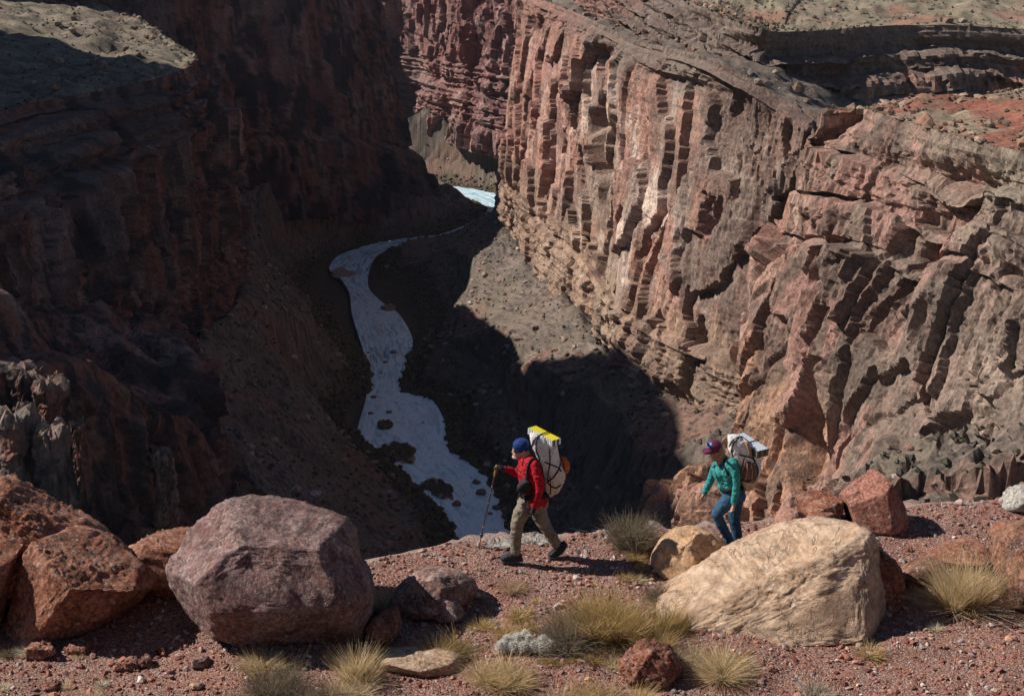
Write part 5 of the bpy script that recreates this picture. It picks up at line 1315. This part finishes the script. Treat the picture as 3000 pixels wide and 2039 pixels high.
gl = add('spectacles', join([m.tube([(419, 352, -0.05, 0.0035), (455, 350, -0.068, 0.0035), (528, 356, -0.082, 0.0035)], 6), m.tube([(422, 345, -0.05, 0.004), (450, 342, -0.062, 0.004), (452, 360, -0.062, 0.004), (424, 364, -0.05, 0.004), (422, 345, -0.05, 0.004)], 6)]), M_GLASS, man)
add('eye', m.ball(436, 352, -0.045, 0.008, 0.008, 0.008, 2), M_GLASS, man)
gv = lambda J: flesh('glove', J, M_GLOVE, 0.005, 2)
g1 = hand(m, m.p(634, 900, -0.23), m.p(622, 968, -0.235), (-1, 0.2, 0), (-0.8, -0.5, -0.3), 0.020)
g2 = hand(m, m.p(340, 524, 0.15), m.p(282, 506, 0.135), (-0.3, 0.0, -1.0), (-0.3, -0.9, 0.2), 0.020)
grow = lambda J: [(v, f) for v, f in J]
link('glove', gv([tube_np([m.p(636, 890, -0.23), m.p(630, 930, -0.232)], [0.041, 0.036], 10)] + g1), man)
link('glove', gv([tube_np([m.p(352, 527, 0.15), m.p(322, 520, 0.148)], [0.037, 0.034], 10)] + g2), man)
SHOE1 = [(294, 1428), (300, 1408), (330, 1398), (372, 1374), (410, 1364), (496, 1372), (514, 1400), (516, 1440), (440, 1452), (350, 1456), (302, 1448)]
SHOE2 = [(768, 1392), (790, 1370), (818, 1345), (850, 1310), (905, 1268), (930, 1256), (952, 1262), (966, 1290), (952, 1322), (915, 1362), (885, 1398), (850, 1412), (790, 1412)]
for ol, off, lo in ((SHOE1, -0.09, [(300, 1449), (350, 1457), (440, 1453), (514, 1441)]), (SHOE2, 0.10, [(775, 1404), (850, 1414), (915, 1364), (964, 1294)])):
    sh = link('shoe', mesh_np('shoe', *m.pillow(ol, off, 0.056, 4, 0.62, 0.006, 0.03, 4), [M_SHOE], smooth=True), man)
    add('sole', m.tube([(a, b, off, 0.014) for a, b in lo], 10, flat=3.6), M_SOLE, sh)

PACK1 = [(590, 178), (640, 176), (720, 190), (800, 225), (858, 262), (868, 330), (882, 420), (905, 480), (945, 530), (942, 610), (912, 690), (870, 755), (815, 792), (765, 786), (738, 740), (728, 640), (712, 520), (690, 430), (640, 350), (608, 280)]
bp = mesh_np('backpack', *m.pillow(PACK1, -0.01, 0.14, 6, 0.62, 0.018, 0.075, 12), [pack_mat('pack_cloth', (0.66, 0.63, 0.58), (0.50, 0.355, 0.225), 0.95, 1.45)], smooth=True)
pack1 = root_obj('backpack', bp, m, 'tall white-to-tan backpack worn by the walker in red', 'backpack', 'overnight packs')
t1 = bvh_of([pack1])
for J, r in (([(690, 190), (640, 230), (612, 300), (640, 360)], 0.007), ([(690, 190), (660, 250), (655, 330), (690, 440)], 0.008), ([(790, 330), (795, 470), (780, 560), (770, 650)], 0.0075), ([(745, 460), (820, 490), (885, 520), (905, 550)], 0.009), ([(900, 480), (880, 540), (830, 610), (775, 655)], 0.010), ([(770, 665), (810, 705), (860, 718), (900, 690)], 0.009), ([(795, 600), (800, 700), (800, 780)], 0.006), ([(720, 520), (730, 600), (770, 640)], 0.004)):
    add('strap', strap(m, t1, J, r), M_BLACK, pack1)
t2 = bvh_of([man] + [c for c in man.children if c.name.startswith('fleece')])
for J, r in (([(690, 425), (640, 425), (600, 440), (575, 500), (565, 560), (570, 610)], 0.017), ([(470, 535), (520, 570), (568, 590)], 0.008), ([(455, 450), (462, 520), (480, 600)], 0.009), ([(560, 610), (548, 660), (540, 720)], 0.012)):
    add('strap', strap(m, t2, J, r, 0.003), M_BLACK, pack1)
add('buckle', m.ball(522, 572, -0.155, 0.016, 0.006, 0.010, 2), M_ORNG, pack1)
add('hip_belt', m.tube([(500, 790, -0.11, 0.030), (545, 822, -0.13, 0.030), (620, 800, -0.18, 0.036), (700, 800, -0.17, 0.046), (755, 790, -0.10, 0.046)], 10), M_BLACK, pack1)
add('strap', m.tube([(545, 800, -0.155, 0.018), (552, 850, -0.165, 0.017), (540, 905, -0.175, 0.014)], 8), M_BLACK, pack1)
add('strap', m.tube([(500, 770, -0.16, 0.009), (480, 810, -0.17, 0.009), (460, 845, -0.18, 0.008)], 8), M_BLACK, pack1)
ob = mesh_np('stuff_sack', *m.pillow([(885, 418), (915, 410), (955, 428), (985, 470), (992, 515), (975, 555), (945, 570), (925, 520), (900, 460)], 0.02, 0.10, 4, 0.7, 0.008, 0.05, 4), [M_ORNG], smooth=True)
sack = root_obj('stuff_sack', ob, m, 'orange stuff sack lashed to the back of the white-to-tan pack', 'bag')
add('cord', strap(m, bvh_of([sack]), [(905, 425), (930, 470), (940, 530), (950, 568)], 0.005), M_BLACK, sack)
pm = mesh_np('pouch', *m.pillow([(458, 720), (470, 690), (500, 655), (545, 622), (580, 630), (612, 670), (622, 720), (610, 755), (570, 778), (510, 768), (470, 750)], -0.17, 0.075, 4, 0.6, 0.004, 0.05, 6), [cloth('pouch_nylon', (0.015, 0.015, 0.018), 0.5)], smooth=True)
pouch = root_obj('chest_pouch', pm, m, 'black camera pouch hanging on the chest of the walker in red', 'bag')
add('strap', m.tube([(575, 630, -0.20, 0.008), (560, 590, -0.19, 0.008), (572, 560, -0.18, 0.008)], 8), M_BLACK, pouch)
add('zip', strap(m, bvh_of([pouch]), [(475, 705), (530, 660), (590, 665)], 0.003), plain('zip_grey', (0.12, 0.12, 0.13), 0.4), pouch)

def foam_pad(fig, name, label, a, b, bend, width, layers, top_mat, alt_mat, side_mat, ridge=0.028, swing=0.18):
    """folded foam sleeping pad: stacked corrugated panels along a -> bend -> b (crop points), width in metres away from the viewer"""
    root = bpy.data.objects.new(name, None); COL.objects.link(root); root.location = fig.foot
    root['label'] = label; root['category'] = 'sleeping pad'; root['group'] = 'foam pads strapped on the packs'
    A, Bp, M = fig.p(*a, swing), fig.p(*b, -swing), fig.p(*bend, 0.0)
    n = 34
    t = np.linspace(0, 1, n)[:, None]
    path = np.where(t < 0.5, A + (M - A) * (t * 2), M + (Bp - M) * (t * 2 - 1))
    path[1:-1] = (path[:-2] + 2 * path[1:-1] + path[2:]) / 4
    ax = Bp - A; depth = np.array((-ax[1], ax[0], 0.0)); depth /= np.linalg.norm(depth)
    T = np.gradient(path, axis=0); T /= np.linalg.norm(T, axis=1)[:, None]
    UPV = np.cross(depth[None], T); UPV /= np.linalg.norm(UPV, axis=1)[:, None]
    if UPV[:, 2].mean() < 0: UPV = -UPV
    L = np.linalg.norm(Bp - A); m_ = 10
    th = 0.021
    for k in range(layers):
        z = (layers - 1 - k) * th
        rows_t, rows_b, idx = [], [], []
        nn = int(L / ridge) * 4 + 1
        tt = np.linspace(0, 1, nn)
        Pp = np.stack([np.interp(tt, t[:, 0], path[:, j]) for j in range(3)], 1); Uu = np.stack([np.interp(tt, t[:, 0], UPV[:, j]) for j in range(3)], 1)
        q = np.linspace(0, 1, m_)
        wave = 0.004 * np.cos(np.arange(nn) * math.pi / 2)[:, None] + 0.0025 * np.cos(np.arange(m_) * math.pi)[None, :]
        base = Pp[:, None] + depth[None, None] * (q[None, :, None] * width)
        top = base + Uu[:, None] * (-(k * th) + wave[:, :, None])
        bot = base + Uu[:, None] * (-(k * th) - th * 0.86 + wave[:, :, None])
        V = np.vstack([top.reshape(-1, 3), bot.reshape(-1, 3)]); o_ = nn * m_
        g = grid_faces(nn, m_)
        a_ = np.arange(nn * m_).reshape(nn, m_)
        sides = []
        for e1, e2 in ((a_[:-1, 0], a_[1:, 0]), (a_[:-1, -1], a_[1:, -1]), (a_[0, :-1], a_[0, 1:]), (a_[-1, :-1], a_[-1, 1:])):
            sides.append(np.stack([e1, e2, e2 + o_, e1 + o_], -1))
        sides = np.vstack(sides)
        F = np.vstack([g, g[:, ::-1] + o_, sides])
        col = np.arange(len(g)) // (m_ - 1)
        mi = np.concatenate([np.where(col % 4 == 3, 1, 0), np.full(len(g), 1), np.where(np.arange(len(sides)) % 4 >= 2, 1, 2)])
        link('panel', mesh_np('panel', V, F, [top_mat, alt_mat, side_mat], midx=mi), root)
    mid = len(path) // 2
    c = path[mid]; u = UPV[mid]
    add('strap', tube_np([c + u * 0.014 - depth * 0.01 - u * (layers * th + 0.03), c + u * 0.014 - depth * 0.012, c + u * 0.016 + depth * width * 0.5, c + u * 0.014 + depth * (width + 0.012), c - u * (layers * th) + depth * (width + 0.012)], 0.008, 8), M_BLACK, root)
    return root
foam_pad(m, 'sleeping_pad', 'yellow ridged foam pad folded on top of the white-to-tan pack', (574, 118), (818, 246), (700, 186), 0.14, 4, M_YEL, M_FOAMK, M_FOAMW, 0.030, 0.18)

# trekking pole
pr = bpy.data.objects.new('trekking_pole', None); COL.objects.link(pr); pr.location = m.foot
pr['label'] = 'black trekking pole planted on the rim by the walker in red'; pr['category'] = 'trekking pole'
pt, pb = m.p(258, 500, 0.125), (on_ground(1403, 1602) - m.foot)
lerp3 = lambda f: pt + (pb - pt) * f
add('shaft', tube_np([lerp3(0.08), lerp3(0.5), lerp3(0.97)], [0.0105, 0.0095, 0.007], 10), M_POLE, pr)
add('grip', tube_np([lerp3(0.0), lerp3(0.03), lerp3(0.07), lerp3(0.115)], [0.018, 0.016, 0.017, 0.013], 10), M_CORK, pr)
for f in (0.24, 0.31, 0.44, 0.74):
    add('band', tube_np([lerp3(f), lerp3(f + 0.008)], 0.0118, 10), M_BAND, pr)
add('basket', tube_np([lerp3(0.845), lerp3(0.855)], 0.026, 12), M_POLE, pr)
add('tip', tube_np([lerp3(0.97), lerp3(1.0)], [0.007, 0.004], 8), plain('steel_tip', (0.3, 0.3, 0.3), 0.4, 0.5, 0.8), pr)

# ------------------------------------------------ walker in teal
w = Figure(1980, 1220, (600, 1306), 'person', '')
head = [w.ball(408, 345, 0.0, 0.090, 0.074, 0.100, 3, -0.35), w.ball(396, 392, 0.0, 0.060, 0.056, 0.066, 3), w.tube([(440, 400, 0.0, 0.050), (478, 450, 0.0, 0.055)]),
        w.tube([(366, 372, 0.0, 0.012), (352, 392, 0.0, 0.014), (366, 400, 0.0, 0.010)], 8), w.tube([(372, 432, 0.0, 0.022), (395, 430, 0.0, 0.032)], 8), w.tube([(362, 412, 0.0, 0.010), (376, 414, 0.0, 0.014)], 8)]
torso_s = [w.tube([(560, 470, -0.10, 0.080), (530, 560, -0.085, 0.098), (545, 660, -0.07, 0.090), (565, 740, -0.07, 0.095)]), w.tube([(430, 490, 0.11, 0.075), (445, 570, 0.085, 0.095), (490, 660, 0.07, 0.088), (520, 740, 0.07, 0.095)]), w.tube([(490, 455, 0.0, 0.065), (470, 560, -0.02, 0.115), (505, 660, 0.0, 0.105), (540, 740, 0.0, 0.11)])]
larm = [(575, 465, -0.155, 0.062), (602, 560, -0.20, 0.053), (612, 665, -0.21, 0.048), (600, 770, -0.22, 0.044), (583, 868, -0.225, 0.038)]
rarm = [(408, 500, 0.145, 0.058), (375, 575, 0.19, 0.052), (348, 645, 0.20, 0.047), (315, 715, 0.19, 0.043), (288, 768, 0.18, 0.036)]
lleg = [(560, 800, -0.09, 0.098), (490, 885, -0.10, 0.094), (412, 985, -0.10, 0.076), (455, 1085, -0.09, 0.066), (515, 1195, -0.08, 0.058), (552, 1285, -0.08, 0.058)]
rleg = [(615, 815, 0.08, 0.098), (592, 930, 0.09, 0.086), (588, 1040, 0.09, 0.074), (610, 1150, 0.09, 0.066), (628, 1275, 0.09, 0.062)]
hl = hand(w, w.p(582, 876, -0.225), w.p(578, 922, -0.228), (-1, 0.2, 0), (-0.7, -0.6, -0.4), 0.015)
hr = hand(w, w.p(284, 776, 0.18), w.p(272, 806, 0.175), (0.2, -0.2, -0.6), (-0.8, -0.4, -0.4), 0.015)
body = flesh('person', head + [w.tube(sl([(545, 470, -0.07, 0.09), (550, 660, -0.05, 0.09), (580, 800, -0.05, 0.1)])), w.tube(sl([(450, 490, 0.08, 0.08), (500, 660, 0.05, 0.09), (560, 800, 0.05, 0.1)])), w.tube(sl(larm)), w.tube(sl(rarm)), w.tube(sl(lleg)), w.tube(sl(rleg))] + hl + hr, M_SKIN2, 0.009, 2)
wom = root_obj('person', body, w, 'walker in teal jacket, maroon cap and blue jeans looking down', 'person', 'walkers with big packs')
link('jacket', flesh('jacket', torso_s + [w.tube(larm), w.tube(rarm), w.tube([(478, 425, 0.0, 0.058), (485, 470, 0.0, 0.075)]), w.tube([(470, 700, -0.04, 0.06), (600, 720, -0.04, 0.085)])], M_TEAL, 0.009, 4, 0.009, 0.045, 25), wom)
link('jeans', flesh('jeans', [w.tube(lleg, 14), w.tube(rleg, 14), w.tube([(560, 790, -0.05, 0.112), (620, 800, 0.03, 0.112)]), w.tube([(555, 735, 0.0, 0.098), (580, 800, 0.0, 0.115)])], M_JEAN, 0.009, 3, 0.006, 0.05, 29), wom)
cap = link('cap', flesh('cap', [w.ball(392, 304, 0.0, 0.104, 0.086, 0.090, 3, -0.12), w.ball(396, 325, 0.0, 0.102, 0.085, 0.052, 3, -0.12)], M_CAP, 0.008, 3), wom)
add('brim', w.pillow([(264, 352), (285, 338), (330, 322), (375, 330), (385, 345), (360, 358), (310, 368), (275, 366)], -0.005, 0.085, 4, 0.7), M_CAP, cap)
tc = bvh_of([wom, cap])
def decal(fig, tree, quad, n, lift):
    Q = np.array(quad, float); a = np.linspace(0, 1, n); V = []
    for i in a:
        for j in a:
            c = (Q[0] * (1 - i) + Q[1] * i) * (1 - j) + (Q[3] * (1 - i) + Q[2] * i) * j
            d = Vector(ray(fig.x0 + c[0] / 3.4353, fig.y0 + c[1] / 3.4353)).normalized(); h = tree.ray_cast(Vector((0, 0, 0)), d)
            dist = h[3] if h[0] is not None else (V and np.linalg.norm(V[-1] + fig.foot)) or 18.0
            V.append(np.array(d * (dist - lift)) - fig.foot)
    return np.array(V), grid_faces(n, n)
pat = add('patch', decal(w, tc, [(314, 262), (364, 256), (366, 312), (314, 316)], 6, 0.004), M_PATCH, cap)
for j, (x0, x1, y) in enumerate(((322, 330, 280), (333, 341, 279), (344, 355, 278), (336, 346, 294))):
    add('stitching', decal(w, tc, [(x0, y - 4), (x1, y - 5), (x1, y + 6), (x0, y + 6)], 2, 0.006), M_PATW, pat)
link('hair', flesh('hair', [w.tube([(452, 335, -0.03, 0.055), (452, 385, -0.035, 0.055), (440, 440, -0.04, 0.040), (430, 470, -0.05, 0.022)]), w.tube([(400, 350, -0.055, 0.022), (395, 390, -0.06, 0.022), (400, 440, -0.06, 0.020)]), w.tube([(450, 340, 0.03, 0.05), (450, 430, 0.03, 0.045)])], M_HAIR, 0.008, 2, 0.006, 0.03, 7), wom)
add('sunglasses', w.tube([(352, 372, 0.0, 0.010), (360, 370, -0.045, 0.014), (392, 362, -0.072, 0.006), (430, 358, -0.078, 0.004)], 8), M_GLASS, wom)
for ol, off in (([(520, 1290), (545, 1272), (590, 1270), (612, 1290), (608, 1318), (560, 1322), (525, 1312)], -0.08), ([(585, 1285), (610, 1268), (655, 1270), (665, 1300), (640, 1318), (590, 1312)], 0.09)):
    sh = link('shoe', mesh_np('shoe', *w.pillow(ol, off, 0.05, 4, 0.62), [cloth('hiking_shoe', (0.03, 0.06, 0.09), 0.8)], smooth=True), wom)
PACK2 = [(528, 205), (570, 196), (640, 198), (700, 228), (760, 290), (815, 350), (842, 400), (850, 520), (828, 590), (805, 660), (775, 710), (722, 732), (680, 712), (652, 660), (640, 560), (615, 440), (570, 390), (532, 340)]
bp = mesh_np('backpack', *w.pillow(PACK2, -0.01, 0.135, 6, 0.62, 0.018, 0.07, 22), [pack_mat('pack_cloth_two', (0.66, 0.64, 0.61), (0.50, 0.33, 0.22), 0.95, 1.15)], smooth=True)
pack2 = root_obj('backpack', bp, w, 'white and tan backpack with a brown mesh pocket worn by the walker in teal', 'backpack', 'overnight packs')
mesh_pk = w.pillow([(690, 430), (720, 415), (780, 440), (822, 540), (815, 600), (780, 650), (700, 650), (650, 610), (655, 540)], -0.07, 0.115, 4, 0.6, 0.014, 0.05, 31)
add('mesh_pocket', mesh_pk, cloth('brown_mesh', (0.16, 0.09, 0.065)), pack2)
add('side_roll', w.pillow([(690, 250), (720, 240), (760, 320), (775, 400), (745, 420), (718, 340)], -0.11, 0.06, 4, 0.7), cloth('tan_roll', (0.36, 0.22, 0.14)), pack2)
t3 = bvh_of([pack2] + list(pack2.children))
for J, r in (([(725, 182), (640, 215), (580, 270), (560, 350), (575, 400)], 0.010), ([(640, 200), (570, 240), (535, 300)], 0.006), ([(640, 385), (700, 400), (770, 420), (800, 450)], 0.010), ([(770, 380), (790, 450), (825, 520), (825, 585)], 0.009), ([(690, 420), (670, 500), (645, 600)], 0.007), ([(650, 640), (720, 650), (800, 620)], 0.007), ([(800, 360), (835, 370), (838, 400)], 0.008)):
    add('strap', strap(w, t3, J, r), M_BLACK, pack2)
for J, r in (([(715, 440), (720, 540), (700, 640)], 0.006), ([(760, 470), (770, 560), (765, 640)], 0.006), ([(690, 500), (665, 560), (660, 620)], 0.006)):
    add('cord', strap(w, t3, J, r), cloth('tan_cord', (0.42, 0.27, 0.17)), pack2)
t4 = bvh_of([wom] + [c for c in wom.children if c.name.startswith('jacket')])
for J, r in (([(600, 400), (550, 402), (505, 425), (485, 470), (500, 530), (530, 590)], 0.014), ([(370, 510), (420, 492), (470, 500)], 0.006), ([(385, 480), (395, 560), (420, 640)], 0.005)):
    add('strap', strap(w, t4, J, r, 0.003), M_BLACK, pack2)
add('whistle', w.tube([(440, 515, -0.14, 0.006), (446, 538, -0.14, 0.006)], 6), M_PURPLE, pack2)
add('buckle', w.ball(430, 498, -0.14, 0.012, 0.006, 0.008, 2), M_ORNG, pack2)
add('hip_belt', w.tube([(470, 735, -0.06, 0.034), (520, 745, -0.15, 0.036), (600, 735, -0.16, 0.038), (660, 720, -0.10, 0.042)], 10), M_BLACK, pack2)
add('buckle', w.ball(515, 722, -0.185, 0.022, 0.01, 0.016, 2), cloth('teal_tab', (0.06, 0.40, 0.33)), pack2)
foam_pad(w, 'sleeping_pad', 'silver dimpled foam pad with dark folds on the pack of the walker in teal', (575, 190), (822, 352), (702, 274), 0.19, 5, M_FOAMW, M_FOAMK, plain('olive_foam', (0.16, 0.13, 0.09), 0.8), 0.026, 0.21)
# ---------------------------------------------------------------- the air
k = bpy.data.materials.new('haze_air'); k.use_nodes = True; nt = k.node_tree; nt.nodes.clear()
ho = nt.nodes.new('ShaderNodeOutputMaterial'); hv = nt.nodes.new('ShaderNodeVolumePrincipled')
hv.inputs['Color'].default_value = (0.72, 0.76, 0.95, 1); hv.inputs['Density'].default_value = 0.00002; hv.inputs['Anisotropy'].default_value = 0.2
nt.links.new(hv.outputs[0], ho.inputs['Volume'])
hb = bmesh.new(); bmesh.ops.create_cube(hb, size=1.0)
hm = bpy.data.meshes.new('haze'); hb.to_mesh(hm); hb.free(); hm.materials.append(k)
hz = link('haze', hm, None, 'thin bluish haze filling the canyon air', 'haze', None, 'stuff')
hz.location = (-50, 600, -40); hz.scale = (1300, 1300, 380)
